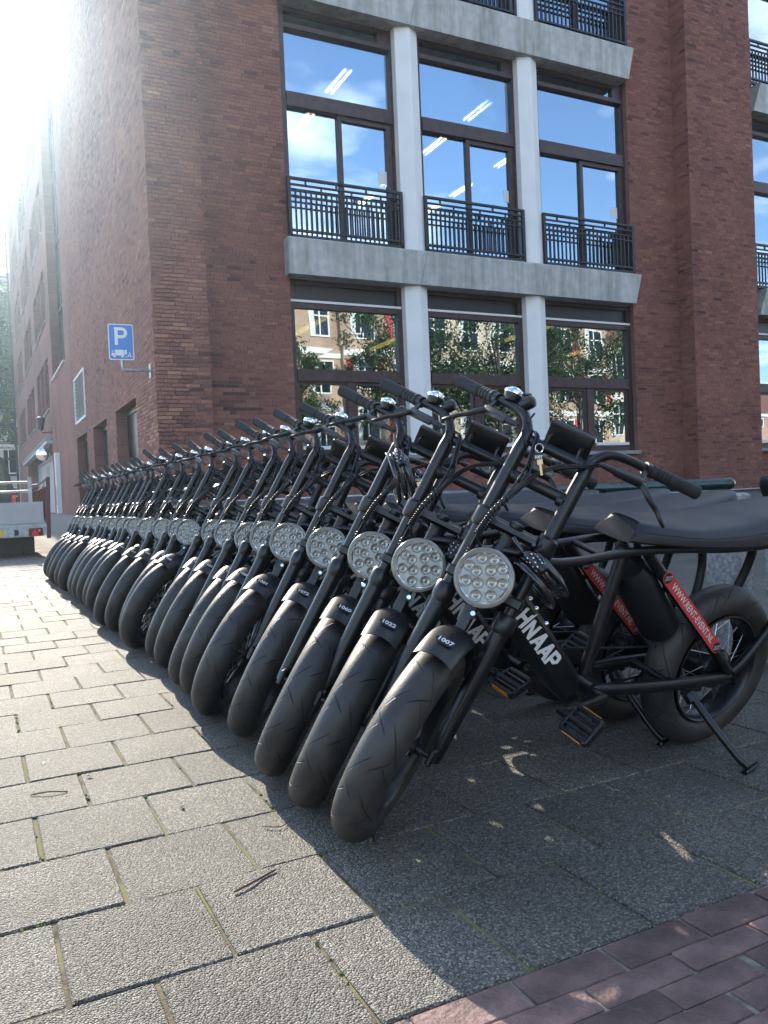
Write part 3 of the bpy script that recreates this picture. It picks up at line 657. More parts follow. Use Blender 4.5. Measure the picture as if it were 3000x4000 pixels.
for cx in (7.255, 9.915):
    for (za, zb) in ((1.53, 4.55), (5.16, 9.13), (9.80, 13.75)):
        c = MB(); c.prism([(cx-0.228, 13.11), (cx-0.228, 12.86), (cx-0.03, 12.755), (cx+0.03, 12.755), (cx+0.228, 12.86), (cx+0.228, 13.11)], lambda u, v, w, za=za: (u, v, za+w), zb-za)
        bpart(c, 'column', M_WHITE)
s = MB(); s.box(4.84, 12.46, 12.80, 13.12, 1.46, 1.53); bpart(s, 'window_sill', M_SILL)
s = MB(); s.box(16.05, 18.6, 12.80, 13.12, 1.46, 1.53); bpart(s, 'window_sill', M_SILL)
# rooms behind the glass
for (zf_, zc, k) in ((0.9, 4.35, 0), (5.17, 8.98, 1), (9.8, 13.6, 2)):
    r_ = MB(); r_.box(3.4, 23.9, 13.42, 23.9, zf_-0.2, zf_); bpart(r_, 'floor_slab', M_ROOMDARK)
    r_ = MB(); r_.box(3.4, 23.9, 13.42, 23.9, zc, zc+0.1); bpart(r_, 'ceiling', M_ROOM)
r_ = MB(); r_.box(3.4, 3.6, 13.42, 19.18, 0.9, 14.5); r_.box(9.1, 23.9, 23.6, 23.9, 0.9, 13.6); r_.box(3.6, 9.0, 19.0, 19.18, 0.9, 13.6); r_.box(23.7, 23.9, 13.42, 23.6, 0.9, 14.5)
bpart(r_, 'inner_wall', M_ROOM)
r_ = MB(); r_.box(3.4, 30, 13.2, 30.98, 14.9, 15.1); bpart(r_, 'roof', M_PLINTH)

# ------------------------------------------------------------------ side facade details
dm = MB(); dm.box(0, 0.05, 0.02, 1.08, 0, 2.55); dm.box(0, 0.05, 1.12, 2.2, 0, 2.55)
for (a, b_, z0, z1, d) in SH[:3]:
    f = MB(); f.box(2.5+d-0.06, 2.5+d, a+0.002, a+0.09, 0.0, z1-0.002); f.box(2.5+d-0.06, 2.5+d, b_-0.09, b_-0.002, 0.0, z1-0.002); f.box(2.5+d-0.06, 2.5+d, a+0.09, b_-0.09, z1-0.1, z1-0.002)
    o = bpart(f, 'side_door', M_WOOD); h = MB(); mid = (a+b_)/2
    h.box(2.5+d-0.03, 2.5+d+0.02, a+0.09, mid-0.004, 0.0, z1-0.1); h.build('door_leaf', M_DARKPANEL, o)
    h = MB(); h.box(2.5+d-0.03, 2.5+d+0.02, mid+0.004, b_-0.09, 0.0, z1-0.1); h.build('door_leaf', M_DARKPANEL, o)
    h = MB(); h.tube([(2.5+d-0.03, mid-0.1, 1.05), (2.5+d-0.08, mid-0.1, 1.05), (2.5+d-0.08, mid-0.22, 1.05)], 0.012, 8); h.build('door_handle', M_CHROME, o, 40)
# blue banner-like open shutter edge beside the farthest door
a, b_, z0, z1, d = SH[3]
f = MB()
for (p, q, r_, s_) in ((a, a+0.07, z0, z1), (b_-0.07, b_, z0, z1), (a+0.07, b_-0.07, z0, z0+0.06), (a+0.07, b_-0.07, z1-0.06, z1)): f.box(2.47, 2.56, p, q, r_, s_)
lv = bpart(f, 'louvre', M_ALU)
sm_ = MB(); sm_.obox((0,0,0), (0.8,0,-0.6), (0,1,0), (0.6,0,0.8), 0.055, (b_-a)/2-0.07, 0.006); slat_me = sm_.mesh('louvre_slat', M_GALV)
for k in range(11):
    q = link('louvre_slat', slat_me, lv); q.location = (2.535, (a+b_)/2, z0+0.12+k*0.1)
q = MB(); q.box(2.60, 2.62, a, b_, z0, z1); q.build('louvre_backing', M_DARKPANEL, lv)
# stair glazing in the tall recess, with its pale sill
a, b_, z0, z1, d = SH[4]
f = MB()
for k in range(5): f.box(2.5+d-0.08, 2.5+d, a+(b_-a-0.08)*k/4, a+(b_-a-0.08)*k/4+0.08, z0, z1)
for k in range(7): f.box(2.5+d-0.07, 2.5+d-0.005, a+0.08, b_-0.08, z0+0.05+(z1-z0-0.2)*k/6, z0+0.15+(z1-z0-0.2)*k/6)
o = bpart(f, 'window', M_WOOD)
for k in range(4):
    q = MB(); q.box(2.5+d-0.03, 2.5+d-0.024, a+(b_-a-0.08)*k/4+0.08, a+(b_-a-0.08)*(k+1)/4, z0, z1); q.build('pane', M_GLASS, o)
q = MB(); q.box(2.43, 2.62, a-0.02, b_+0.02, z0-0.05, z0-0.002); bpart(q, 'window_sill', M_ALU)
# the groups of three windows
for (u0, u1, z0, z1, d) in WINS:
    f = MB()
    for (p, q, r_, s_) in ((u0, u0+0.07, z0, z1), (u1-0.07, u1, z0, z1), (u0+0.07, u1-0.07, z0, z0+0.07), (u0+0.07, u1-0.07, z1-0.07, z1), ((u0+u1)/2-0.03, (u0+u1)/2+0.03, z0+0.07, z1-0.07)): f.box(2.5+d-0.07, 2.5+d, p, q, r_, s_)
    o = bpart(f, 'window', M_WOOD); q = MB(); q.box(2.5+d-0.03, 2.5+d-0.024, u0+0.07, u1-0.07, z0+0.07, z1-0.07); q.build('pane', M_GLASS, o)
    q = MB(); q.box(2.44, 2.66, u0-0.02, u1+0.02, z0-0.06, z0-0.002); q.build('sill', M_SILL, o)
# grey doors under a scalloped canopy
a, b_, z0, z1, d = SHF[0]
f = MB(); f.box(2.5+d-0.1, 2.5+d, a, b_, z1-0.14, z1); f.box(2.5+d-0.1, 2.5+d, a, a+0.15, z0, z1-0.14); f.box(2.5+d-0.1, 2.5+d, b_-0.15, b_, z0, z1-0.14)
o = bpart(f, 'loading_door', M_GREYDOOR)
for k in range(6):
    w_ = (b_-a-0.3)/6; h = MB(); h.box(2.5+d-0.06, 2.5+d-0.01, a+0.15+w_*k+0.015, a+0.15+w_*(k+1)-0.015, z0, z1-0.15)
    if k % 2: [h.box(2.5+d-0.085, 2.5+d-0.06, a+0.15+w_*k+0.5, a+0.15+w_*(k+1)-0.5, 2.3+0.06*j, 2.33+0.06*j) for j in range(8)]
    h.build('door_leaf', M_GREYDOOR, o)
f = MB(); f.box(2.28, 2.52, a-0.4, b_+0.4, 3.14, 3.24)
cn_ = bpart(f, 'canopy', M_GALV)
ck = MB(); ck.box(-0.10, 0.10, -0.16, 0.16, -0.06, 0.06); ck_me = ck.mesh('coping_tile', M_SILL)
for k in range(30):
    q = link('coping_tile', ck_me, cn_); q.location = (2.36, a-0.2+k*(b_-a+0.4)/29, 3.29+0.012*(k % 2)); q.rotation_euler = (0, 0.25, 0)
f = MB(); f.box(2.36, 2.52, 28.72, 29.05, 0.66, 2.66)
ub = bpart(f, 'meter_cabinet', M_ALU)
h = MB(); [h.box(2.352, 2.365, 28.8, 28.98, 0.95+0.05*j, 0.975+0.05*j) for j in range(12)]; h.build('vent_slot', M_DARKPANEL, ub)

# things fixed to the building
t = empty('wall_lamp', (2.5, 31.2, 3.55), 'dark lantern on a short bracket on the brick wall above the grey doors', 'wall lamp')
q = MB(); q.tube([(0, 0, 0), (-0.32, 0, -0.02), (-0.36, 0, 0.08)], 0.022, 8); q.box(-0.02, 0.0, -0.06, 0.06, -0.1, 0.1); q.build('bracket', M_STEEL, t, 40)
q = MB(); q.lathe([(0.09, 0.08), (0.15, 0.42), (0.17, 0.44), (0.13, 0.52), (0.03, 0.56)], (-0.36, 0, 0), n=8); q.build('lantern', M_STEEL, t)
t = empty('street_mirror', (2.5, 32.2, 2.83), 'round convex mirror on a stub arm beside the grey doors', 'mirror')
q = MB(); q.tube([(0, 0, 0), (-0.22, 0, 0)], 0.02, 8); q.build('arm', M_GALV, t, 40)
q = MB(); q.lathe([(0.24, 0.0), (0.25, 0.03), (0.21, 0.07), (0.12, 0.1), (0.02, 0.11)], (-0.25, 0.02, 0), (-0.3, -1, 0), 24); q.build('mirror_face', M_CHROME, t, 60)
# parking sign
t = empty('parking_sign', (2.5, 12.895, 2.907), 'blue parking sign with a white P and a dust cart on a grey wall bracket', 'sign')
q = MB(); q.tube(catmull([(-0.0, 0, 0), (-0.18, 0, 0.002), (-0.36, 0, 0.004), (-0.405, 0, 0.03), (-0.415, 0, 0.09), (-0.415, 0, 0.20), (-0.415, 0, 0.62)], 5), 0.024, 12); q.build('bracket', M_GALV, t, 40)
q = MB(); q.box(-0.012, 0, -0.07, 0.07, -0.11, 0.11); q.build('flange', M_GALV, t)
q = MB(); q.tube([(-0.445, -0.004, 0.22), (-0.385, -0.004, 0.22)], 0.012, 6); q.tube([(-0.445, -0.004, 0.56), (-0.385, -0.004, 0.56)], 0.012, 6); q.build('clamp', M_GALV, t, 40)
def rrect(w, h, r, n=5):
    o = []
    for (cx, cy, a0) in ((w-r, h-r, 0), (-w+r, h-r, 90), (-w+r, -h+r, 180), (w-r, -h+r, 270)):
        for i in range(n+1):
            a = R(a0+90*i/n); o.append((cx+r*math.cos(a), cy+r*math.sin(a)))
    return o
SGN = Matrix.Translation((-0.425, -0.036, 0.42)) @ Matrix.Rotation(R(-4), 4, 'Z')
SW, SHH = 0.185, 0.272
def sp(off): return lambda u, v, w: (u, -off-w, v)      # sign-plane coordinates, proud by off
q = MB(); q.prism(rrect(SW, SHH, 0.03), sp(0), -0.004); sg = q.build('sign_plate', M_SIGNW, t, mw=SGN)
q = MB(); q.prism(rrect(SW-0.014, SHH-0.014, 0.022), sp(0.0015), 0.0005); q.build('blue_field', M_SIGNB, sg)
def poly2(name, polys, m, parent, off=0.003):
    b = MB()
    for pts_ in polys: b.prism(pts_, sp(off), 0.0005)
    return b.build(name, m, parent)
# letter P: stem and bowl
bowl = []
cx, cz, ro, ri = 0.012, 0.140, 0.083, 0.037
outer = [(cx+ro*math.cos(R(a)), cz+ro*math.sin(R(a))) for a in range(-90, 91, 10)]; inner = [(cx+ri*math.cos(R(a)), cz+ri*math.sin(R(a))) for a in range(-90, 91, 10)]
pp = [[(-0.092, -0.045), (-0.045, -0.045), (-0.045, 0.223), (-0.092, 0.223)], [(-0.045, cz+ri), (cx, cz+ri), (cx, cz+ro), (-0.045, cz+ro)], [(-0.045, cz-ro), (cx, cz-ro), (cx, cz-ri), (-0.045, cz-ri)]]
for i in range(len(outer)-1): pp.append([outer[i], outer[i+1], inner[i+1], inner[i]])
poly2('letter_p', pp, M_SIGNW, sg)
circ = lambda x, y, r, n=14: [(x+r*math.cos(2*math.pi*k/n), y+r*math.sin(2*math.pi*k/n)) for k in range(n)]
poly2('cart_pictogram', [[(-0.095,-0.205),(0.042,-0.205),(0.042,-0.118),(-0.095,-0.118)], [(0.049,-0.185),(0.080,-0.185),(0.076,-0.118),(0.049,-0.118)],
      [(-0.147,-0.212),(-0.100,-0.212),(-0.100,-0.168),(-0.143,-0.168)], [(-0.143,-0.168),(-0.136,-0.168),(-0.128,-0.140),(-0.135,-0.136)], [(-0.135,-0.141),(-0.100,-0.141),(-0.100,-0.135),(-0.133,-0.135)],
      [(0.045,-0.218),(0.085,-0.226),(0.085,-0.231),(0.050,-0.228)], [(0.082,-0.212),(0.100,-0.188),(0.115,-0.195),(0.096,-0.224)], [(0.112,-0.165),(0.124,-0.167),(0.132,-0.200),(0.120,-0.196)],
      [(0.120,-0.196),(0.128,-0.196),(0.131,-0.232),(0.125,-0.232)], [(0.126,-0.198),(0.133,-0.200),(0.158,-0.230),(0.152,-0.232)]], M_SIGNW, sg)
poly2('cart_wheels', [circ(-0.107, -0.214, 0.0225), circ(0.010, -0.214, 0.0225)], M_SIGNB, sg, 0.0042)
poly2('wheel_discs', [circ(-0.107, -0.214, 0.0185), circ(0.010, -0.214, 0.0185), circ(0.116, -0.156, 0.007)], M_SIGNW, sg, 0.0054)
# lamps under the ceilings
lt = MB(); lt.box(-0.014, 0.014, -0.47, 0.47, -0.03, 0.0); lh = MB(); lh.box(-0.10, 0.10, -0.5, 0.5, 0.0, 0.06); l_tube, l_house = lt.mesh('tube', M_LAMPW), lh.mesh('housing', M_LAMPHOUSE)
for i, x in enumerate((6.6, 9.8, 11.87, 19.3)):
    for j, (y, zc) in enumerate(((14.4, 8.88), (16.27, 8.88), (18.4, 8.88), (19.95, 8.88), (22.05, 8.88), (14.4, 13.5), (16.27, 13.5))):
        if i == 0 and y > 19: continue
        lm_ = empty('ceiling_light', (x, y, zc-0.06), 'twin tube ceiling light, %s from the glass behind the %s, %s floor' % (('first', 'second', 'third', 'fourth', 'fifth', 'first', 'second')[j], ('left window', 'middle window', 'right window', 'far right window')[i], 'first' if j < 5 else 'second'), 'ceiling light', 'ceiling lights behind the upper windows')
        link('housing', l_house, lm_)
        for dx in (-0.06, 0.06): q = link('tube', l_tube, lm_); q.location = (dx, 0, 0)
yb = MB(); yb.tube([(0, -0.85, 0), (0, 0.85, 0)], 0.045, 10); y_me = yb.mesh('tube', M_LAMPY)
for k, (x, y, lab) in enumerate(((5.87, 14.56, 'yellow tube lamp behind the big ground floor window next to the left brick wall'), (8.12, 15.7, 'yellow tube lamp partly hidden by the left white column at ground floor'), (13.4, 15.28, 'yellow tube lamp behind the right hand ground floor window'), (10.6, 14.0, 'yellow tube lamp just left of the right white column at ground floor'))):
    o = link('tube_lamp', y_me); o.location = (x, y, 4.12); tag(o, lab, 'tube lamp', 'yellow tube lamps at ground floor')
    h = MB(); h.tube([(0, -0.3, 0.04), (0, -0.3, 0.22)], 0.008, 6); h.tube([(0, 0.3, 0.04), (0, 0.3, 0.22)], 0.008, 6); h.build('hanger', M_STEEL, o)
for (x, lab) in ((6.79, 'white paper taped inside the left upper balcony window'), (9.5, 'white paper taped inside the middle upper balcony window'), (12.2, 'white paper taped inside the right upper balcony window')):
    q = MB(); q.box(x-0.085, x+0.085, YG-0.006, YG-0.0035, 6.40, 6.63); tag(q.build('paper_notice', M_PAPER), lab, 'notice', 'papers on the balcony windows')

# ------------------------------------------------------------------ the fat tyre bikes
# bike space: x forward, y to the rider's left, z up, origin under the rear axle
RW, RAKE, OFFS, WB = 0.27, 0.451, 0.052, 1.147
AXS = Vector((-math.sin(RAKE), 0, math.cos(RAKE))); FWD = Vector((math.cos(RAKE), 0, math.sin(RAKE)))
S0 = Vector((WB, 0, RW))-FWD*OFFS
FB = Matrix(((FWD.x, 0, AXS.x, S0.x), (0, 1, 0, 0), (FWD.z, 0, AXS.z, S0.z), (0, 0, 0, 1)))     # front space (f, y, s) -> bike, wheel straight
def frontM(steer): return Matrix.Translation(S0) @ Matrix.Rotation(steer, 4, AXS) @ Matrix.Translation(-S0) @ FB
def bez(pts, k=6): return catmull(pts, k)
BM = {}
def tyre_mesh():
    nu, nv = 120, 24; b = MB(); vs = []; rt = 0.052; rc = RW-rt
    for i in range(nu):
        a = 2*math.pi*i/nu
        for j in range(nv):
            t = 2*math.pi*j/nv; rr = rt*(1.0-0.10*max(0, -math.cos(t))); r_ = rc+rr*math.cos(t); vs.append((r_*math.cos(a), rr*math.sin(t), r_*math.sin(a)))
    fs = [(i*nv+j, i*nv+(j+1) % nv, ((i+1) % nu)*nv+(j+1) % nv, ((i+1) % nu)*nv+j) for i in range(nu) for j in range(nv)]
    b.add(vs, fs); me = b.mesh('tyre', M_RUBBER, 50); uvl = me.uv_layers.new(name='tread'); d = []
    for i in range(nu):
        for j in range(nv):
            for (p, q) in ((i, j), (i, j+1), (i+1, j+1), (i+1, j)):
                q_ = q if q <= nv/2 else q-nv
                if j >= nv/2 and q == nv/2: q_ = -nv/2
                d += [p/nu*10, q_/(nv/2)]
    uvl.data.foreach_set('uv', d); return me
BM['tyre'] = tyre_mesh()
b = MB(); b.lathe([(0.183, -0.042), (0.178, -0.044), (0.170, -0.036), (0.166, 0.0), (0.170, 0.036), (0.178, 0.044), (0.183, 0.042)], axis=(0,1,0), n=56, cap0=False, cap1=False); BM['rim'] = b.mesh('rim', M_FRAME, 40)
def spokes(r0, w, n=36):
    b = MB()
    for k in range(n):
        a = 2*math.pi*k/n; side = 1 if k % 2 else -1; a2 = a+(0.55 if k % 4 < 2 else -0.55)
        b.tube([(r0*math.cos(a2), side*w, r0*math.sin(a2)), (0.168*math.cos(a), side*0.006, 0.168*math.sin(a))], 0.0013, 4)
    return b.mesh('spoke_wires', M_SPOKE)
BM['spF'] = spokes(0.024, 0.034); BM['spR'] = spokes(0.062, 0.034)
b = MB(); b.lathe([(0.008,-0.088),(0.008,-0.062),(0.014,-0.062),(0.014,-0.045),(0.026,-0.042),(0.026,-0.034),(0.015,-0.03),(0.015,0.03),(0.026,0.034),(0.026,0.042),(0.014,0.045),(0.014,0.062),(0.008,0.062),(0.008,0.088)], axis=(0,1,0), n=16); BM['hubF'] = b.mesh('hub', M_FRAME, 30)
b = MB(); b.lathe([(0.009,-0.115),(0.009,-0.07),(0.03,-0.07),(0.062,-0.042),(0.066,-0.034),(0.066,0.034),(0.062,0.042),(0.03,0.06),(0.009,0.07),(0.009,0.115)], axis=(0,1,0), n=24); BM['hubR'] = b.mesh('hub_motor', M_FRAME, 30)
b = MB()
n_ = 36
for k in range(n_):
    a0, a1 = 2*math.pi*k/n_, 2*math.pi*(k+1)/n_
    ri = 0.062+0.004*math.sin(6*a0)
    for (r0_, r1_) in ((ri, 0.080),):
        q = [(r_*math.cos(a_), r_*math.sin(a_)) for r_, a_ in ((r0_, a0), (r1_, a0), (r1_, a1), (r0_, a1))]
        b.prism(q, lambda u, v, w: (u, -0.052+w, v), 0.0022)
for k in range(6):
    a = 2*math.pi*k/6; b.tube([(0.02*math.cos(a), -0.051, 0.02*math.sin(a)), (0.066*math.cos(a+0.4), -0.051, 0.066*math.sin(a+0.4))], 0.003, 4)
BM['disc'] = b.mesh('brake_disc', M_DISC)
# --- front assembly meshes, in (f, y, s)
W_LEG, FL = 0.086, -0.005
def leg_mesh(sd):
    y = sd*W_LEG; b = MB()
    b.tube([(FL, y, -0.02), (FL, y, 0.0), (FL, y, 0.12), (FL, y, 0.345)], [0.019, 0.021, 0.0225, 0.0235], 16)
    b.tube([(FL, y, 0.340), (FL, y, 0.352), (FL, y, 0.384), (FL, y, 0.392)], [0.0245, 0.0285, 0.0285, 0.0235], 16)      # dust seal collar
    b.tube([(FL, y, 0.385), (FL, y, 0.60)], 0.0165, 14)                                                                  # stanchion
    b.tube([(FL, y, 0.555), (FL, y, 0.562), (FL, y, 0.602), (FL, y, 0.610)], [0.022, 0.0265, 0.0265, 0.019], 16)         # upper clamp collar
    b.obox((OFFS*0.5+FL*0.5, y*1.0, 0.0), (1,0,0), (0,1,0), (0,0,1), 0.046, 0.008, 0.024, bev=0.005)                     # drop-out lug
    return b.mesh('fork_leg', M_FRAME, 40)
BM['legR'], BM['legL'] = leg_mesh(-1), leg_mesh(1)
b = MB(); b.obox((FL, 0, 0.582), (1,0,0), (0,1,0), (0,0,1), 0.020, W_LEG-0.02, 0.010, bev=0.004); b.lathe([(0.017, 0.59), (0.019, 0.596), (0.019, 0.603), (0.008, 0.608)], (0,0,0), (0,0,1), 16)
b.tube([(FL, -W_LEG+0.02, 0.582), (FL, W_LEG-0.02, 0.582)], 0.0155, 12); BM['crown'] = b.mesh('fork_crown', M_FRAME, 40)
b = MB(); b.obox((FL, 0, 0.425), (1,0,0), (0,1,0), (0,0,1), 0.022, W_LEG+0.02, 0.014, bev=0.005); b.obox((FL+0.035, 0, 0.385), (1,0,0), (0,1,0), (0,0,1), 0.006, 0.016, 0.075, bev=0.003)
b.obox((0.045, 0.012, 0.352), (1,0,0), (0,1,0), (0,0,1), 0.030, 0.010, 0.004); BM['crownlow'] = b.mesh('lower_crown', M_FRAME, 40)
b = MB(); b.lathe([(0.0085, 0), (0.0085, 0.006), (0.006, 0.010), (0.0, 0.010)], (0.068, 0.014, 0.357), (1,0,0.2), 12); BM['fbolt'] = b.mesh('bracket_bolt', M_CHROME, 40)
GI, GO = Vector((-0.084, 0.220, 0.880)), Vector((-0.166, 0.349, 0.894))
def bar_side(sd):
    m_ = lambda p: Vector((p[0], p[1]*sd, p[2]))
    return [m_(p) for p in bez([(FL, W_LEG, 0.600), (FL, W_LEG, 0.68), (FL, W_LEG, 0.77), (FL-0.004, W_LEG+0.003, 0.822), (-0.026, 0.118, 0.862), (-0.054, 0.165, 0.876), tuple(GI), tuple(GO)], 6)]
b = MB()
for sd in (-1, 1):
    p = bar_side(sd); rads = [0.0185 if q.z < 0.78 else 0.0185-(q.z-0.78)*0.08 if q.z < 0.86 else 0.0118 for q in p]; b.tube(p, rads, 14)
b.tube([(FL, -W_LEG, 0.712), (FL, W_LEG, 0.712)], 0.0155, 14); b.tube([(FL-0.006, -W_LEG-0.008, 0.808), (FL-0.006, W_LEG+0.008, 0.808)], 0.014, 14)
for sd in (-1, 1): b.tube([(FL, sd*(W_LEG-0.014), 0.706), (FL, sd*(W_LEG-0.03), 0.706)], [0.020, 0.0156], 12, caps=False)
BM['bar'] = b.mesh('handlebar', M_FRAME, 40)
def grip_mesh(sd):
    a = Vector((GI.x, GI.y*sd, GI.z)); c = Vector((GO.x, GO.y*sd, GO.z)); d = (c-a).normalized(); Lg = (c-a).length; pts_, rd = [], []
    prof = [(0, 0.0155), (0.004, 0.0185), (0.010, 0.0185), (0.012, 0.0170)]
    for k in range(4):
        h = 0.018+0.012*k; prof += [(h, 0.0172), (h+0.0015, 0.0158), (h+0.0035, 0.0158), (h+0.005, 0.0174)]
    prof += [(0.075, 0.0178), (Lg-0.012, 0.0182), (Lg-0.005, 0.0192), (Lg, 0.0188), (Lg+0.003, 0.015), (Lg+0.004, 0.003)]
    b = MB(); b.tube([a+d*h for h, r_ in prof], [r_ for h, r_ in prof], 18); return b.mesh('grip', M_GRIP, 45)
BM['gripR'], BM['gripL'] = grip_mesh(-1), grip_mesh(1)
def lever_mesh(sd):
    b = MB(); a = Vector((GI.x, GI.y*sd, GI.z)); d = (Vector((GO.x, GO.y*sd, GO.z))-a).normalized()
    b.tube([a-d*0.016, a-d*0.002], 0.0175, 14)                                   # clamp
    pv = a+Vector((0.045, 0, -0.045))-d*0.005
    b.obox(a+Vector((0.022, 0, -0.022))-d*0.008, d, Vector((0.7, 0, -0.7)), Vector((0.7, 0, 0.7)), 0.009, 0.026, 0.008, bev=0.003)
    b.obox(pv-d*0.034, d, Vector((0.7, 0, 0.7)), Vector((0.7, 0, -0.7)), 0.046, 0.010, 0.012, bev=0.004)      # lever body
    b.tube([pv-d*0.078, pv-d*0.115, pv-d*0.125], [0.009, 0.007, 0.004], 10)                                  # rubber boot
    n1 = Vector((0.75, 0, -0.65))
    lv = bez([pv, pv+Vector((0.010, 0.016*sd, -0.012)), pv+Vector((0.010, 0.036*sd, -0.030)), pv+Vector((-0.002, 0.062*sd, -0.044)), pv+Vector((-0.004, 0.082*sd, -0.062)), pv+Vector((-0.014, 0.097*sd, -0.072))], 5)
    b.tube(lv, [0.0080-0.0038*i/(len(lv)-1) for i in range(len(lv))], 8, squash=(1.15, (0, 0, 1)))
    return b.mesh('brake_lever', M_GLOSSB, 40)
BM['levR'], BM['levL'] = lever_mesh(-1), lever_mesh(1)
ctr = Vector((-0.062, -0.176, 0.896)); up = Vector((-0.15, -0.08, 1)).normalized()
b = MB(); b.lathe([(0.026, 0.0), (0.027, 0.006), (0.025, 0.013), (0.018, 0.019), (0.008, 0.022), (0.0, 0.0225)], ctr+up*0.006, up, 20, True, False); BM['bell'] = b.mesh('bell', M_CHROME, 50)
b = MB(); b.lathe([(0.017, -0.012), (0.024, 0.0), (0.025, 0.006)], ctr, up, 16); b.obox(ctr+up*0.022+Vector((0.004, 0.03, 0)), (0,1,0.4), (1,0,0), (0,-0.4,1), 0.016, 0.006, 0.003, bev=0.001); BM['bellbase'] = b.mesh('bell_base', M_GLOSSB, 40)
b = MB(); b.lathe([(0.012, -0.02), (0.0165, -0.016), (0.0175, 0.006), (0.016, 0.016), (0.008, 0.021)], (-0.040, -0.128, 0.896), (0.35, 0.5, 0.5), 16); BM['knob'] = b.mesh('throttle_switch', M_GLOSSB, 40)
# display on its bracket
dx, dy, dz = Vector((0.35, 0.0, -0.94)).normalized(), Vector((0, 1, 0)), Vector((-0.94, 0, -0.35)).normalized()
dc = Vector((-0.050, 0.010, 0.858))
b = MB(); b.obox(dc, dy, Vector((0.66, 0, 0.75)), Vector((-0.75, 0, 0.66)), 0.060, 0.037, 0.009, bev=0.004)
for sd in (-1, 1): b.tube([dc+dy*0.04*sd+Vector((0.01, 0, -0.008)), Vector((FL+0.01, 0.010+sd*0.042, 0.834)), Vector((FL+0.004, 0.010+sd*0.045, 0.808))], 0.005, 6); b.tube([(FL-0.006, 0.010+sd*0.045-0.007, 0.808), (FL-0.006, 0.010+sd*0.045+0.007, 0.808)], 0.0175, 12)
BM['display'] = b.mesh('display', M_GLOSSB, 40)
b = MB(); b.obox(dc+Vector((-0.75, 0, 0.66))*0.0102, dy, Vector((0.66, 0, 0.75)), Vector((-0.75, 0, 0.66)), 0.050, 0.029, 0.0006); BM['screen'] = b.mesh('screen', M_SCREEN)
# headlight
HF, HS, HR = 0.092, 0.448, 0.073
b = MB(); b.lathe([(0.025, -0.062), (0.050, -0.056), (0.068, -0.040), (HR-0.002, -0.022), (HR, -0.004), (HR-0.004, 0.0)], (HF, 0, HS), (1,0,0), 36, True, False); b.tube([(HF-0.06, 0, HS), (FL, 0, 0.43)], 0.010, 8); BM['lamp'] = b.mesh('headlight', M_FRAME, 40)
b = MB(); b.lathe([(HR+0.0005, -0.006), (HR+0.0015, 0.0), (HR-0.001, 0.005), (HR-0.007, 0.006), (HR-0.010, 0.003)], (HF, 0, HS), (1,0,0), 40, False, False); BM['bezel'] = b.mesh('bezel', M_BEZEL, 50)
b = MB(); b.lathe([(HR-0.009, 0.003), (HR-0.012, 0.006), (HR-0.015, 0.003)], (HF, 0, HS), (1,0,0), 40, False, False); BM['bezel2'] = b.mesh('inner_ring', M_CHROME, 50)
LEDS = [(-0.026, 0.040), (0.002, 0.050), (0.030, 0.040), (0.006, 0.024), (-0.046, 0.010), (-0.024, 0.006), (0.046, 0.008), (0.022, -0.002), (-0.008, -0.018), (-0.036, -0.026), (0.034, -0.030), (0.002, -0.046)]
b = MB(); b.lathe([(HR-0.014, 0.0015), (0.0, 0.0015)], (HF, 0, HS), (1,0,0), 40, False, False)
for (y_, s_) in ((0.0, 0.059), (0.057, 0.012), (-0.057, -0.012), (0.015, -0.058)): b.lathe([(0.003, 0.0015), (0.003, 0.003), (0.0, 0.0035)], (HF, y_, HS+s_), (1,0,0), 8)
BM['plate'] = b.mesh('reflector_plate', M_LENS, 40)
def led(r_): 
    b = MB(); b.lathe([(r_, 0.0), (r_*1.02, 0.0030), (r_*0.93, 0.0042), (r_*0.80, 0.0022), (r_*0.45, 0.0008)], (0,0,0), (1,0,0), 16, False, False); b.lathe([(r_*0.45, 0.0008), (r_*0.30, 0.0030), (0.0, 0.0042)], (0,0,0), (1,0,0), 12, False, False); return b
BM['led'] = led(0.0138).mesh('led_cup', M_LED, 60)
b = MB(); b.lathe([(0.006, 0.001), (0.004, 0.0046), (0.0, 0.0052)], (0,0,0), (1,0,0), 8, False, False)
# front mudguard: a short curved cap
def guard_mesh(t0, t1, n=18, m=12, hw=0.0525, drop=0.034):
    b = MB(); vs = []
    for sh in (0.0, -0.0025):
        for i in range(n+1):
            t = R(t0+(t1-t0)*i/n)
            for j in range(m+1):
                u = -1+2*j/m; a = u*1.12; rr = RW+0.018+0.022*math.sin(math.pi*(i+2)/(n+4))**0.8+sh-drop*(1-math.cos(a))*1.35
                y = math.sin(a)*hw*1.08; vs.append((OFFS+rr*math.cos(t), y, rr*math.sin(t)))
    k = (n+1)*(m+1); fs = []
    for i in range(n):
        for j in range(m):
            a = i*(m+1)+j; fs.append((a, a+1, a+m+2, a+m+1)); fs.append((k+a, k+a+m+1, k+a+m+2, k+a+1))
    for i in range(n): fs.append((i*(m+1), (i+1)*(m+1), k+(i+1)*(m+1), k+i*(m+1))); fs.append((i*(m+1)+m, k+i*(m+1)+m, k+(i+1)*(m+1)+m, (i+1)*(m+1)+m))
    for j in range(m): fs.append((j, k+j, k+j+1, j+1)); a = n*(m+1)+j; fs.append((a, a+1, k+a+1, k+a))
    b.add(vs, fs); b.obox((0.030, 0.0, 0.330), (1,0,0.1), (0,1,0), (-0.1,0,1), 0.012, 0.014, 0.045, bev=0.003)
    return b.mesh('mudguard', M_GUARD, 40)
BM['guard'] = guard_mesh(56, 140)
TN = R(57); NP = Vector((OFFS+(RW+0.0353)*math.cos(R(66)), 0, (RW+0.0353)*math.sin(R(66))))
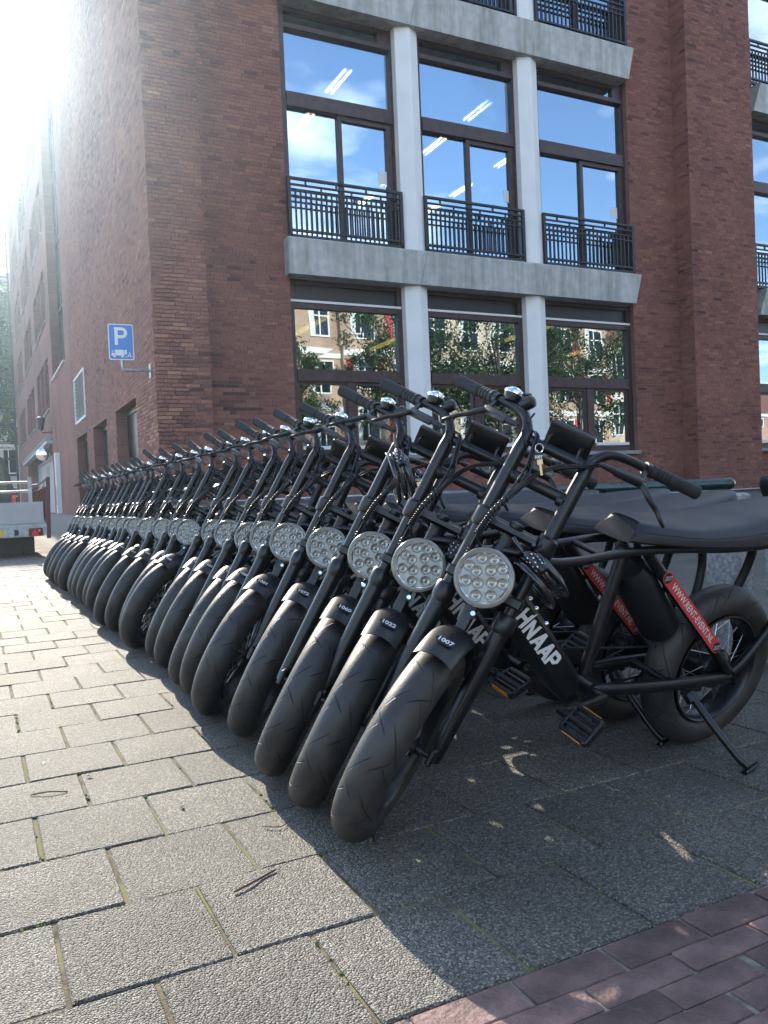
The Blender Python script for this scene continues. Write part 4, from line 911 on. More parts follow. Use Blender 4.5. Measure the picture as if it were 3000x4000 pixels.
# number badge: letters read from in front of the bike, upright towards the frame
def badgeM(h): return frame_m(NP+Vector((math.cos(TN), 0, math.sin(TN)))*h, (0, 1, 0), (-math.sin(TN), 0, math.cos(TN)))
b = MB(); b.prism([(0.025*math.cos(2*math.pi*k/20), 0.0135*math.sin(2*math.pi*k/20)) for k in range(20)], lambda u, v, w: (u, v, w), 0.0008); BM['badge'] = b.mesh('number_badge', M_INKB)
# cables
def wrap(pts_, r0, amp, n=6):
    """A cable bundle in a spiral wrap: radius pulses along the run."""
    P_ = bez(pts_, 14); return P_, [r0+(amp if (i % 3) == 0 else -amp*0.4) for i in range(len(P_))]
b = MB()
main = [(0.0, -0.062, 0.826), (0.030, -0.047, 0.775), (0.032, -0.040, 0.742), (0.040, -0.038, 0.700)]
p_, r_ = wrap(main[1:3]+[(0.034, -0.039, 0.730)], 0.0075, 0.0022); b.tube(p_, r_, 8)
for k, o_ in enumerate(((0, 0.0), (0.005, 0.004), (-0.004, 0.006), (0.002, -0.006))):
    b.tube(bez([(-0.03, -0.10+o_[0], 0.835), (0.0+o_[1], -0.062+o_[0], 0.826), (0.030+o_[1], -0.047+o_[0], 0.775), (0.033+o_[1], -0.038+o_[0]*1.5, 0.735), (0.043+o_[1]*2, -0.036+o_[0]*2, 0.700), (0.050+o_[1], -0.046+o_[0], 0.660), (0.060, -0.062, 0.600), (0.050, -0.072, 0.535), (0.020, -0.072, 0.464), (-0.01, -0.05, 0.42)], 5), 0.0026, 6)
    b.tube(bez([(0.0, 0.12+o_[0], 0.835), (0.012+o_[1], 0.086+o_[0], 0.806), (0.030+o_[1], 0.025+o_[0], 0.772), (0.040+o_[1], -0.012+o_[0], 0.730), (0.050+o_[1], -0.040+o_[0], 0.663), (0.058, -0.060, 0.606)], 5), 0.0026, 6)
p_, r_ = wrap([(0.050, -0.046, 0.655), (0.060, -0.062, 0.600), (0.055, -0.068, 0.565), (0.050, -0.072, 0.535)], 0.0085, 0.0026); b.tube(p_, r_, 8)
p_, r_ = wrap([(0.016, 0.075, 0.80), (0.024, 0.045, 0.785), (0.030, 0.025, 0.772)], 0.0065, 0.002); b.tube(p_, r_, 8)
p_, r_ = wrap([(0.030, -0.073, 0.50), (0.020, -0.072, 0.464), (0.005, -0.064, 0.44)], 0.0075, 0.0022); b.tube(p_, r_, 8)
b.tube(bez([(0.0, -0.10, 0.845), (-0.01, -0.095, 0.875), (0.0, -0.10, 0.82), (0.02, -0.07, 0.79)], 5), 0.0026, 6)
b.tube(bez([(-0.05, 0.05, 0.835), (0.0, 0.07, 0.80), (0.03, 0.06, 0.76), (0.02, 0.03, 0.765)], 5), 0.0022, 6)
b.tube(bez([(0.052, -0.068, 0.53), (0.02, -0.04, 0.50), (-0.03, 0.0, 0.52), (-0.06, 0.02, 0.50)], 5), 0.004, 6)
b.tube(bez([(FL+0.022, W_LEG, 0.36), (FL+0.03, W_LEG+0.004, 0.2), (FL+0.02, W_LEG, 0.09), (0.0, W_LEG-0.02, 0.05)], 5), 0.0024, 6)
BM['cables'] = b.mesh('cable_loom', M_CABLE, 60)
# --- frame, in bike space
def ax(s, f=0, y=0): return S0+AXS*s+FWD*f+Vector((0, y, 0))
b = MB()
b.tube([ax(0.432), ax(0.44), ax(0.56), ax(0.568)], [0.027, 0.0235, 0.0235, 0.027], 18)
for sd in (-1, 1):
    b.tube(bez([(0.882, sd*0.012, 0.728), (0.84, sd*0.045, 0.726), (0.77, sd*0.066, 0.706), (0.66, sd*0.066, 0.702), (0.50, sd*0.064, 0.711), (0.31, sd*0.062, 0.706), (0.06, sd*0.060, 0.688), (-0.16, sd*0.058, 0.690), (-0.29, sd*0.045, 0.718), (-0.32, sd*0.002, 0.726)], 5), 0.0125, 12)
    b.tube([(0.40, sd*0.052, 0.692), (0.19, sd*0.066, 0.492), (-0.018, sd*0.086, 0.288)], 0.0165, 12)
    b.tube(bez([(-0.20, sd*0.056, 0.70), (-0.235, sd*0.07, 0.59), (-0.20, sd*0.084, 0.45), (-0.09, sd*0.09, 0.33), (-0.03, sd*0.088, 0.285)], 6), 0.0145, 12)
    b.tube(bez([(0.52, sd*0.045, 0.298), (0.38, sd*0.074, 0.293), (0.18, sd*0.084, 0.279), (-0.03, sd*0.086, 0.268)], 5), 0.0150, 12, squash=(1.25, (0,0,1)))
    b.obox((-0.03, sd*0.087, 0.277), (1,0,0), (0,1,0), (0,0,1), 0.028, 0.005, 0.026, bev=0.004)
    b.obox((0.14, sd*0.086, 0.262), (1,0,0), (0,1,0), (0,0,1), 0.045, 0.005, 0.022, bev=0.004)
b.tube([(0.58, -0.064, 0.707), (0.58, 0.064, 0.707)], 0.0095, 10); b.tube([(0.27, -0.06, 0.702), (0.27, 0.06, 0.702)], 0.0095, 10)
b.tube([(0.44, 0, 0.702), (0.515, 0, 0.300)], 0.019, 14)
b.tube([(0.52, -0.055, 0.298), (0.52, 0.055, 0.298)], 0.027, 18)
b.tube([(0.275, -0.055, 0.573), (0.275, 0.055, 0.573)], 0.010, 10); b.tube([(0.24, -0.07, 0.291), (0.24, 0.07, 0.291)], 0.011, 10)
BM['frame'] = b.mesh('frame', M_FRAME, 40)
DT0, DT1 = Vector((0.897, 0, 0.655)), Vector((0.565, 0, 0.285)); dd = (DT1-DT0).normalized(); dn = Vector((-dd.z, 0, dd.x))
if dn.x > 0: dn = -dn
b = MB(); prof = [(-0.046, -0.020), (-0.030, -0.034), (0.030, -0.034), (0.046, -0.020), (0.046, 0.020), (0.030, 0.034), (-0.030, 0.034), (-0.046, 0.020)]
Ld = (DT1-DT0).length
vs = []; stn = [(0.0, 0.55), (0.05, 0.85), (0.10, 1.0), (Ld-0.06, 1.0), (Ld, 0.8)]
for h, k in stn:
    for (n1, y1) in prof: vs.append(DT0+dd*h+dn*(n1*k)+Vector((0, y1*k, 0)))
fs = [(i*8+j, i*8+(j+1) % 8, (i+1)*8+(j+1) % 8, (i+1)*8+j) for i in range(len(stn)-1) for j in range(8)]+[tuple(range(7,-1,-1)), tuple(range(8*(len(stn)-1), 8*len(stn)))]
b.add(vs, fs); BM['down'] = b.mesh('down_tube', M_FRAME, 25)
b = MB()
for h in (0.075, 0.13, 0.17, 0.235): b.lathe([(0.0065, 0), (0.0065, 0.006), (0.004, 0.009), (0.0, 0.009)], DT0+dd*h+dn*0.045+Vector((0, 0.018, 0)), dn+Vector((0, 0.4, 0)), 10)
BM['dbolts'] = b.mesh('frame_bolt', M_CHROME, 40)
b = MB(); bc = Vector((0.315, 0, 0.53)); bd_ = Vector((0.66, 0, 0.75)).normalized()
b.tube([bc-bd_*0.15, bc-bd_*0.145, bc-bd_*0.12, bc+bd_*0.10, bc+bd_*0.145, bc+bd_*0.15], [0.02, 0.045, 0.060, 0.060, 0.045, 0.02], 20); BM['battery'] = b.mesh('battery_case', M_GLOSSB, 50)
# seat: long saddle lofted from cross sections
def seat_mesh():
    st = [  # x, z bottom, z top, half width bottom, half width top
        (0.552, 0.753, 0.806, 0.068, 0.046), (0.50, 0.747, 0.808, 0.082, 0.062), (0.44, 0.743, 0.801, 0.095, 0.080), (0.37, 0.738, 0.793, 0.110, 0.098), (0.29, 0.732, 0.788, 0.119, 0.108),
        (0.21, 0.726, 0.788, 0.124, 0.112), (0.13, 0.720, 0.793, 0.125, 0.111), (0.04, 0.716, 0.803, 0.123, 0.108), (-0.05, 0.714, 0.812, 0.119, 0.103), (-0.14, 0.718, 0.820, 0.111, 0.094),
        (-0.22, 0.728, 0.826, 0.098, 0.080), (-0.29, 0.746, 0.831, 0.078, 0.060), (-0.345, 0.768, 0.835, 0.055, 0.040), (-0.38, 0.795, 0.836, 0.031, 0.022), (-0.395, 0.818, 0.833, 0.012, 0.010)]
    st = [(x-0.045, zb-0.016, zt-0.016, wb, wt) for (x, zb, zt, wb, wt) in st]
    b = MB(); vs = []; m = 0
    for (x, zb, zt, wb, wt) in st:
        ring = []
        h = zt-zb; zc = zb+h*0.56
        for sd, seq in ((1, 0), (-1, 1)):
            half = [(wb*0.55, zb), (wb*0.93, zb+h*0.05), (wb, zb+h*0.16), (wb*0.985, zb+h*0.42), ((wb+wt)/2*1.0, zc), ((wb+wt)/2*0.985, zc+h*0.015), (wt*0.95, zt-h*0.17), (wt*0.75, zt-h*0.05), (wt*0.42, zt-h*0.008), (0.0, zt)]
            sl_ = 1.15 if len(vs) == 0 else 0.0                       # the nose is a slanted flat facet
            if seq == 0: ring += [(x-(z_-zb)*sl_, y_, z_) for y_, z_ in half]
            else: ring += [(x-(z_-zb)*sl_, -y_, z_) for y_, z_ in reversed(half[:-1])]
        m = len(ring); vs += ring
    fs = [(i*m+j, i*m+(j+1) % m, (i+1)*m+(j+1) % m, (i+1)*m+j) for i in range(len(st)-1) for j in range(m)]+[tuple(range(m-1,-1,-1)), tuple(range(m*(len(st)-1), m*len(st)))]
    b.add(vs, fs); me = b.mesh('seat', M_SEAT, 42); me.materials.append(M_NOSE); me.polygons[len(fs)-2].material_index = 1; return me, st
BM['seat'], SEAT_ST = seat_mesh()
b = MB()
for sd in (1, -1): b.tube([(x, sd*((wb+wt)/2*0.994), zb+(zt-zb)*0.568) for (x, zb, zt, wb, wt) in SEAT_ST[1:12]], 0.0014, 5)
BM['seam'] = b.mesh('seam', M_GRIP, 40)
# drive side and pedals
b = MB(); b.lathe([(0.0, -0.062), (0.03, -0.062), (0.03, -0.066), (0.072, -0.066), (0.078, -0.068), (0.078, -0.071), (0.03, -0.073), (0.0, -0.073)], (0.52, 0, 0.298), (0,1,0), 36, False, False); BM['ring'] = b.mesh('chainring', M_FRAME, 30)
b = MB(); b.tube([(0.52, -0.069, 0.374), (0.3, -0.069, 0.343), (-0.03, -0.069, 0.305)], 0.004, 6); b.tube([(0.52, -0.069, 0.222), (0.3, -0.069, 0.227), (-0.03, -0.069, 0.235)], 0.004, 6); BM['chain'] = b.mesh('chain', M_STEEL, 40)
def crank_mesh(sd):
    b = MB(); L_ = 0.165; b.tube([(0, 0.050*sd, 0), (0, 0.098*sd, 0)], 0.012, 12)
    b.tube([(0, 0.095*sd, 0), (0.06, 0.104*sd, 0), (0.12, 0.110*sd, 0), (L_, 0.112*sd, 0)], [0.015, 0.0115, 0.0105, 0.0125], 10, squash=(0.65, (0,1,0))); b.tube([(L_, 0.100*sd, 0), (L_, 0.122*sd, 0)], 0.013, 10)
    return b.mesh('crank_arm', M_GLOSSB, 40)
BM['crL'], BM['crR'] = crank_mesh(1), crank_mesh(-1)
b = MB()
for x in (-0.036, 0.036): b.obox((x, 0, 0), (1,0,0), (0,1,0), (0,0,1), 0.006, 0.046, 0.012, bev=0.003)
for y_ in (-0.046, 0.046): b.obox((0, y_, 0), (1,0,0), (0,1,0), (0,0,1), 0.036, 0.005, 0.010, bev=0.002)
b.tube([(0, -0.065, 0), (0, 0.05, 0)], 0.010, 10)
for x in (-0.018, 0.018): b.obox((x, 0, 0.002), (1,0,0), (0,1,0), (0,0,1), 0.003, 0.044, 0.008)
BM['pedal'] = b.mesh('pedal', M_GLOSSB, 40)
b = MB(); b.box(-0.0015, 0.0015, -0.032, 0.032, -0.0065, 0.0065); BM['pref'] = b.mesh('pedal_reflector', M_ORANGE)
# kickstand: turned about its pivot until the foot stands on the ground
KP = Vector((0.14, 0.095, 0.235))
b = MB(); b.tube(bez([(0, 0, 0.02), (0, 0, -0.01), (-0.012, 0.006, -0.10), (-0.036, 0.010, -0.20), (-0.052, 0.012, -0.235)], 5), [0.013]*6+[0.0115]*20 if False else 0.0115, 10)
b.obox((-0.056, 0.012, -0.243), (1,0,-0.2), (0,1,0), (0.2,0,1), 0.034, 0.016, 0.006, bev=0.003); b.obox((0, -0.006, 0.01), (1,0,0), (0,1,0), (0,0,1), 0.022, 0.012, 0.03, bev=0.004); BM['kick'] = b.mesh('kickstand', M_FRAME, 40)
KTIP = Vector((-0.056, 0.012, -0.25))
# red rent sticker band on the left seat stay, lying on the tube's outer side
ST0, ST1 = Vector((0.338, 0.0725, 0.633)), Vector((0.072, 0.0965, 0.380)); sdir = (ST1-ST0).normalized(); supv = Vector((0, 1, 0)); supv = (supv-sdir*supv.dot(sdir)).normalized()
# viewed from the left, image right is -x: letters run down the stay
STM = frame_m((ST0+ST1)/2, sdir, sdir.cross(supv)*-1)
if STM.col[2].y < 0: STM = frame_m((ST0+ST1)/2, sdir, sdir.cross(supv))
SL = (ST1-ST0).length/2
b = MB(); hw = 0.0185
o_ = [(-SL+0.012, -hw), (SL-0.012, -hw)]+[(SL-0.012+hw*math.cos(R(a)), hw*math.sin(R(a))) for a in range(-75, 90, 15)]+[(SL-0.012, hw), (-SL+0.012, hw)]+[(-SL+0.012+hw*math.cos(R(a)), hw*math.sin(R(a))) for a in range(105, 270, 15)]
b.prism(o_, lambda u, v, w: (u, v, w), 0.0012); BM['sticker'] = b.mesh('sticker', M_RED)
b = MB(); b.prism(circ(0, 0, 0.0155, 20), lambda u, v, w: (u, v, w), 0.0006); BM['slogo'] = b.mesh('sticker_logo', M_INKB)
# bold slanted brand lettering on the down tube
LM = frame_m(DT0+dd*0.235+Vector((0, 0.0352, 0)), dd, dn)
if LM.col[2].y < 0: LM = frame_m(DT0+dd*0.235+Vector((0, 0.0352, 0)), dd, -dn)
def glyphs():
    """Blocky hand cut capitals: H N A A P (unit height 1)."""
    sl = lambda p: (p[0]+0.10*p[1], p[1])
    G = {'H': [[(0,0),(0.20,0.04),(0.24,0.50),(0.20,1.0),(0.0,0.90),(0.04,0.45)], [(0.20,0.38),(0.62,0.42),(0.62,0.64),(0.20,0.62)], [(0.58,-0.05),(0.80,0.05),(0.84,1.22),(0.72,0.98),(0.60,0.92)]],
         'N': [[(0,0),(0.20,0),(0.20,0.95),(0,0.88)], [(0.18,0.95),(0.18,0.60),(0.58,0.0),(0.62,0.36)], [(0.56,0.0),(0.78,0.0),(0.78,1.0),(0.58,0.92)]],
         'A': [[(0,0),(0.22,0),(0.52,0.78),(0.42,1.0),(0.36,0.98)], [(0.42,1.0),(0.40,0.72),(0.62,0.0),(0.86,0.02),(0.60,1.0)], [(0.22,0.22),(0.64,0.22),(0.60,0.40),(0.27,0.40)]],
         'P': [[(0,0),(0.22,0.02),(0.22,0.98),(0,0.96)], [(0.22,0.98),(0.22,0.78),(0.52,0.76),(0.72,0.92),(0.55,1.0)], [(0.52,0.77),(0.56,0.56),(0.80,0.60),(0.72,0.93)], [(0.22,0.54),(0.22,0.34),(0.58,0.34),(0.80,0.60),(0.56,0.57)]]}
    return {k: [[sl(p) for p in q] for q in v] for k, v in G.items()}
GL = glyphs(); b = MB(); x = -2.18; H_ = 0.052
for ch, adv in (('H', 0.94), ('N', 0.90), ('A', 0.88), ('A', 0.88), ('P', 0.8)):
    for q in GL[ch]:
        b.prism([((x+p[0])*H_, (p[1]-0.5)*H_) for p in q], lambda u, v, w: (u, v, w), 0.0008)
    x += adv
BM['brand'] = b.mesh('lettering', M_INKW)
b = MB(); b.obox((-0.315, 0, 0.718), (1,0,0), (0,1,0), (0,0,1), 0.010, 0.030, 0.016, bev=0.004); BM['tail'] = b.mesh('tail_light', M_REDREF, 40)
b = MB(); b.obox((0.025, -0.060, 0.325), (1,0,0.6), (0,1,0), (-0.6,0,1), 0.03, 0.014, 0.018, bev=0.005); BM['calR'] = b.mesh('brake_caliper', M_BOLT, 40)

def bikeM(x, y, head, lean, steer, sc_=1.0):
    """Bike space to world; dropped or lifted so that the front tyre stands on the ground."""
    M = Matrix.Translation((x, y, 0)) @ Matrix.Rotation(head, 4, 'Z') @ Matrix.Rotation(-lean, 4, 'X') @ Matrix.Scale(sc_, 4)
    Q = M @ frontM(steer); rc = RW-0.052
    low = min((Q @ Vector((OFFS+rc*math.cos(t*0.02), 0, rc*math.sin(t*0.02)))).z for t in range(-160, 1))-0.052*sc_
    rear = (M @ Vector((-0.03, 0, RW-rc))).z-0.052*sc_
    return Matrix.Translation((0, 0, -0.5*(low+rear))) @ M
def fat_bike(name, label, x, y, head, lean, steer, number, detail, group, crank=0.05, sc_=1.0):
    t = empty(name, (0,0,0), label, 'bicycle', group)
    WM = t.matrix_world = bikeM(x, y, head, lean, steer, sc_)
    FM = frontM(steer); k = lambda n_, me, m=None: link(n_, BM[me], t, m)
    k('frame', 'frame'); d_ = k('down_tube', 'down'); k('seat', 'seat') if not detail else link('seam', BM['seam'], k('seat', 'seat'))
    k('battery_case', 'battery')
    for nm in ('legR', 'legL'): k('fork_leg', nm, FM)
    k('fork_crown', 'crown', FM); k('fork_crown', 'crownlow', FM); hb = k('handlebar', 'bar', FM)
    k('grip', 'gripR', FM); k('grip', 'gripL', FM); k('brake_lever', 'levR', FM); k('brake_lever', 'levL', FM)
    bl = k('bell', 'bell', FM); link('bell_base', BM['bellbase'], bl); k('throttle_switch', 'knob', FM)
    ds = k('display', 'display', FM); link('screen', BM['screen'], ds)
    hl = k('headlight', 'lamp', FM); link('bezel', BM['bezel'], hl); link('inner_ring', BM['bezel2'], hl); link('reflector_plate', BM['plate'], hl)
    rot_ = Matrix.Rotation(random.choice((0.0, 0.0, 0.35, -0.3, 2.1)) if number != '1007' else 0, 4, 'X')
    for (y_, s_) in LEDS:
        v_ = rot_ @ Vector((0, y_, s_)); link('led_cup', BM['led'], hl, Matrix.Translation((HF+0.0016, v_.y, HS+v_.z)))
    mg = k('mudguard', 'guard', FM)
    if number:
        link('number_badge', BM['badge'], mg, badgeM(0.0)); text('number', number, 0.0205, M_INKW, mg, badgeM(0.0015), 0.0005)
    k('bracket_bolt', 'fbolt', FM); k('cable_loom', 'cables', FM)
    fw_ = k('front_wheel', 'rim', FM @ Matrix.Translation((OFFS, 0, 0)) @ Matrix.Rotation(random.random()*6, 4, 'Y')); link('tyre', BM['tyre'], fw_); link('hub', BM['hubF'], fw_); tag(link('spoke_wires', BM['spF'], fw_), kind='stuff'); link('brake_disc', BM['disc'], fw_)
    rw_ = k('rear_wheel', 'rim', Matrix.Translation((-0.03, 0, RW)) @ Matrix.Rotation(random.random()*6, 4, 'Y')); link('tyre', BM['tyre'], rw_); link('hub_motor', BM['hubR'], rw_); tag(link('spoke_wires', BM['spR'], rw_), kind='stuff'); link('brake_disc', BM['disc'], rw_)
    k('chainring', 'ring'); k('chain', 'chain'); k('brake_caliper', 'calR'); k('tail_light', 'tail')
    BB = Matrix.Translation((0.52, 0, 0.298))
    for sd, a in ((1, crank), (-1, crank+math.pi)):
        k('crank_arm', 'crL' if sd > 0 else 'crR', BB @ Matrix.Rotation(a, 4, 'Y'))
        pp_ = (BB @ Matrix.Rotation(a, 4, 'Y')) @ Vector((0.165, 0.185*sd, 0)); pd = k('pedal', 'pedal', Matrix.Translation(pp_) @ Matrix.Rotation(random.uniform(0.3, 0.9), 4, 'Y') @ (Matrix.Rotation(math.pi, 4, 'Z') if sd < 0 else Matrix.Identity(4)))
        for x_ in (-0.0428, 0.0428): link('pedal_reflector', BM['pref'], pd, Matrix.Translation((x_, 0, 0)))
    # stand angle: the tip's world height is zero
    lo, hi = 0.0, 1.4; f_ = lambda a: (WM @ (KP+Matrix.Rotation(a, 3, 'X') @ KTIP)).z
    for _ in range(40):
        mid = (lo+hi)/2
        if f_(mid) < 0: lo = mid
        else: hi = mid
    k('kickstand', 'kick', Matrix.Translation(KP) @ Matrix.Rotation((lo+hi)/2, 4, 'X'))
    link('lettering', BM['brand'], d_, LM); link('frame_bolt', BM['dbolts'], d_)
    s_ = k('sticker', 'sticker', STM)
    for u in (-SL+0.012, SL-0.012):
        q = link('sticker_logo', BM['slogo'], s_, Matrix.Translation((u, 0, 0.0013)))
    if detail:
        text('web_address', 'WWW.RENT-EVENT.NL', 0.0285, M_INKW, s_, Matrix.Translation((0, 0, 0.0016)), 0.0002).scale = (0.92, 1, 1)
        for u in (-SL+0.012, SL-0.012):
            text('logo_words', 'RENT&', 0.0085, M_INKW, s_, Matrix.Translation((u, 0.0042, 0.0022)) @ Matrix.Rotation(0.8, 4, 'Z')); text('logo_words', 'EVENT', 0.0085, M_INKW, s_, Matrix.Translation((u+0.003, -0.0035, 0.0022)) @ Matrix.Rotation(0.8, 4, 'Z'))
    return t
ROW = [[2.033, 1.945, 3.2, 0.283, 0.702, 1.0], [2.023, 2.255, 3.22, 0.237, 0.876, 1.015], [2.034, 2.58, 3.242, 0.231, 0.897, 1.03], [2.073, 3.02, 3.25, 0.227, 0.913, 1.03], [2.065, 3.40, 3.267, 0.248, 0.838, 1.05], [2.08, 3.78, 3.27, 0.253, 0.838, 1.05], [2.095, 4.10, 3.253, 0.252, 0.854, 1.05], [2.105, 4.46, 3.269, 0.239, 0.881, 1.05], [2.097, 4.732, 3.257, 0.244, 0.898, 1.05], [2.082, 5.078, 3.245, 0.247, 0.901, 1.05], [2.092, 5.56, 3.259, 0.239, 0.931, 1.05], [2.072, 5.888, 3.236, 0.239, 0.919, 1.05], [2.083, 6.184, 3.23, 0.239, 0.87, 1.05], [2.101, 6.585, 3.258, 0.234, 0.928, 1.05], [2.087, 6.93, 3.242, 0.241, 0.901, 1.05], [2.087, 7.237, 3.231, 0.243, 0.862, 1.05], [2.079, 7.526, 3.23, 0.246, 0.874, 1.05], [2.087, 7.94, 3.239, 0.244, 0.884, 1.05], [2.081, 8.22, 3.226, 0.247, 0.86, 1.05], [2.078, 8.53, 3.232, 0.247, 0.888, 1.05], [2.061, 8.93, 3.232, 0.247, 0.925, 1.05], [2.046, 9.44, 3.235, 0.247, 0.962, 1.05], [2.055, 9.9, 3.239, 0.249, 0.96, 1.05], [2.039, 10.306, 3.221, 0.253, 0.923, 1.05], [2.025, 10.80, 3.215, 0.253, 0.92, 1.05]]
NUMS = ['1007', '1022', '1060', '1072', '1001', '1068', '1024', '1021', '1063', '1008', '1036', '1003', '1015', '1041', '1052', '1019', '1033', '1027', '1048', '1055', '1011', '1066', '1038', '1029', '1044']
ORD = ['first', 'second', 'third', 'fourth', 'fifth', 'sixth', 'seventh', 'eighth', 'ninth', 'tenth', 'eleventh', 'twelfth', 'thirteenth', 'fourteenth', 'fifteenth', 'sixteenth', 'seventeenth', 'eighteenth', 'nineteenth', 'twentieth', 'twenty first', 'twenty second', 'twenty third', 'twenty fourth', 'twenty fifth']
GRP = 'black fat tyre rental bikes parked in a row'
BIKES = []
for i, (x, y, h, ln, stv, bs) in enumerate(ROW):
    if i == 0: lab = 'nearest black fat tyre bike of the row, numbered 1007 on its mudguard'
    elif i < 5: lab = 'black fat tyre bike numbered %s, %s from the near end of the row' % (NUMS[i], ORD[i])
    elif i == len(ROW)-1: lab = 'farthest black fat tyre bike, at the end of the row by the brick corner'
    else: lab = 'black fat tyre bike, %s from the near end of the row' % ORD[i] if i < 15 else 'black fat tyre bike, %s from the far end of the row' % ORD[len(ROW)-1-i]
    jr = random.Random(100+i); x, y, h, ln, stv, bs = ROW[i] = [x+jr.gauss(0, .018)*(i > 4), y+jr.gauss(0, .014)*(i > 4), h+jr.gauss(0, .02)*(i > 2), ln+jr.gauss(0, .012)*(i > 2), stv+jr.gauss(0, .05)*(i > 3), bs]
    BIKES.append(fat_bike('fat_tyre_bike', lab, x, y, h, ln, stv, NUMS[i], i < 4, GRP, 0.02 if i == 0 else random.uniform(-1.2, 1.2), bs))
fat_bike('fat_tyre_bike', 'black fat tyre bike backed up behind the nearest one, cut off by the right edge', 3.02, 1.84, 0.02, 0.22, 0.1, None, False, None, 0.6, 1.07)

# ------------------------------------------------------------------ things on and around the bikes
def fworld(i, p):
    x, y, h, ln, stv, bs = ROW[i]
    return bikeM(x, y, h, ln, stv, bs) @ frontM(stv) @ Vector(p)
def coil_lock(i, p, axis, r, loops, label, hang):
    """Coiled cable lock: loops of plastic covered cable with a combination barrel."""
    c = fworld(i, p); t = empty('cable_lock', c, label, 'bicycle lock', 'coiled cable locks on the bikes')
    a = Vector(axis).normalized(); u = a.orthogonal().normalized()
    u = (Vector((0, 0, 1))-a*a.z).normalized(); w = a.cross(u); rr = random.Random(i+3); pts_ = []
    for k in range(loops*18+1):
        an = 2*math.pi*k/18; l_ = k/18; q = r*(1+0.07*math.sin(l_*2.1)); sh = a*((l_-loops/2)*0.011+0.004*math.sin(an*0.5))
        pts_.append(sh+u*(q*math.cos(an)*1.06)+w*(q*math.sin(an))-u*(0.010*math.sin(l_*1.7)))
    b = MB(); b.tube(pts_, 0.0052, 8); b.build('coil', M_LOCK, t, 50)
    b = MB(); e = u*(r*0.75)+w*(r*0.75); d_ = (u*-0.7+w*0.7).normalized(); b.lathe([(0.010, -0.034), (0.0125, -0.030), (0.0125, 0.030), (0.010, 0.034)], e, d_, 14)
    bb = b.build('combination_barrel', M_GLOSSB, t, 40)
    b = MB()
    for k in range(4): b.lathe([(0.0132, -0.0028), (0.0136, 0.0), (0.0132, 0.0028)], e+d_*(-0.018+0.012*k), d_, 14, True, True)
    b.build('number_wheel', M_FRAME, bb, 40)
    b = MB()
    for k in range(4):
        for j in range(6):
            an = 2*math.pi*j/6+0.3*k; o1 = d_.orthogonal().normalized(); o2 = d_.cross(o1); n_ = o1*math.cos(an)+o2*math.sin(an)
            b.obox(e+d_*(-0.018+0.012*k)+n_*0.0138, n_.cross(d_), d_, n_, 0.0014, 0.0022, 0.0004)
    b.build('digits', M_INKW, bb)
    b = MB(); b.tube([u*r*1.0, u*(r+0.03)+Vector(hang)*0.5, Vector(hang)+u*(r+0.03)], 0.0052, 8); b.build('hanging_strand', M_LOCK, t, 50)
    return t
coil_lock(0, (0.030, 0.112, 0.515), (0.75, -0.25, 0.55), 0.062, 6, 'black coiled cable lock hanging on the fork beside the nearest headlight', (0.0, 0.02, 0.02))
coil_lock(1, (0.015, 0.118, 0.505), (0.35, -0.9, 0.25), 0.062, 6, 'black coiled cable lock on the fork of the second bike from the near end', (0.0, 0.02, 0.02))
coil_lock(2, (0.07, -0.030, 0.705), (0.9, -0.35, 0.15), 0.070, 6, 'round black cable lock with number wheels hung on the third bike\'s handlebar', (0.0, 0.0, 0.03))
coil_lock(4, (0.015, 0.115, 0.52), (0.5, -0.8, 0.2), 0.058, 5, 'black coiled cable lock beside the headlight of the fifth bike', (0.0, 0.02, 0.02))
coil_lock(11, (0.08, 0.02, 0.60), (0.8, 0.3, 0.6), 0.075, 3, 'loose black cable lock dangling high on a bike half way down the row', (0.0, 0.02, 0.02))
b = MB(); b.obox((-0.001, 0, 0), (1,0,0), (0,1,0), (0,0,1), 0.004, 0.009, 0.009, bev=0.002); dm_ = b.mesh('red_dot', M_REDREF)
def key_set(i, p, label, num):
    c = fworld(i, p); t = empty('key_ring', c, label, 'keys', 'keys left on the bikes')
    b = MB(); b.tube([(0.0, 0.013*math.cos(2*math.pi*k/20), 0.013*math.sin(2*math.pi*k/20)) for k in range(21)], 0.0012, 6, False); b.build('split_ring', M_CHROME, t, 60, mw=Matrix.Rotation(0.5, 4, 'Z'))
    F = frame_m((0.004, 0.010, -0.026), (0.45, -0.89, 0.0), (0, 0, 1))
    q = MB(); q.prism(circ(0, 0, 0.0165, 20), lambda u, v, w: (u, v, w-0.0012), 0.0024); tg_ = q.build('tag', M_INKB, t, None, mw=F)
    text('number', num, 0.0135, M_INKW, tg_, Matrix.Translation((0, 0, 0.0016)), 0.0004)
    q = MB(); q.obox((0, -0.020, 0), (1,0,0), (0,1,0), (0,0,1), 0.0038, 0.019, 0.0009); q.obox((0, 0.001, 0), (1,0,0), (0,1,0), (0,0,1), 0.009, 0.008, 0.0012, bev=0.0005)
    q.build('key', M_BRASS, t, None, mw=frame_m((0.004, 0.004, -0.042), (0.45, -0.89, 0.1), (-0.15, 0.30, 0.9))); t.scale = (0.82, 0.82, 0.82)
key_set(0, (0.062, -0.033, 0.790), 'brass key with a black tag reading 1007 on the nearest bike', '1007')
key_set(2, (0.055, 0.012, 0.735), 'brass key hanging under the third bike\'s display', '1060')
key_set(5, (0.05, -0.03, 0.70), 'brass key on a split ring dangling from the sixth bike in the row', '1068')

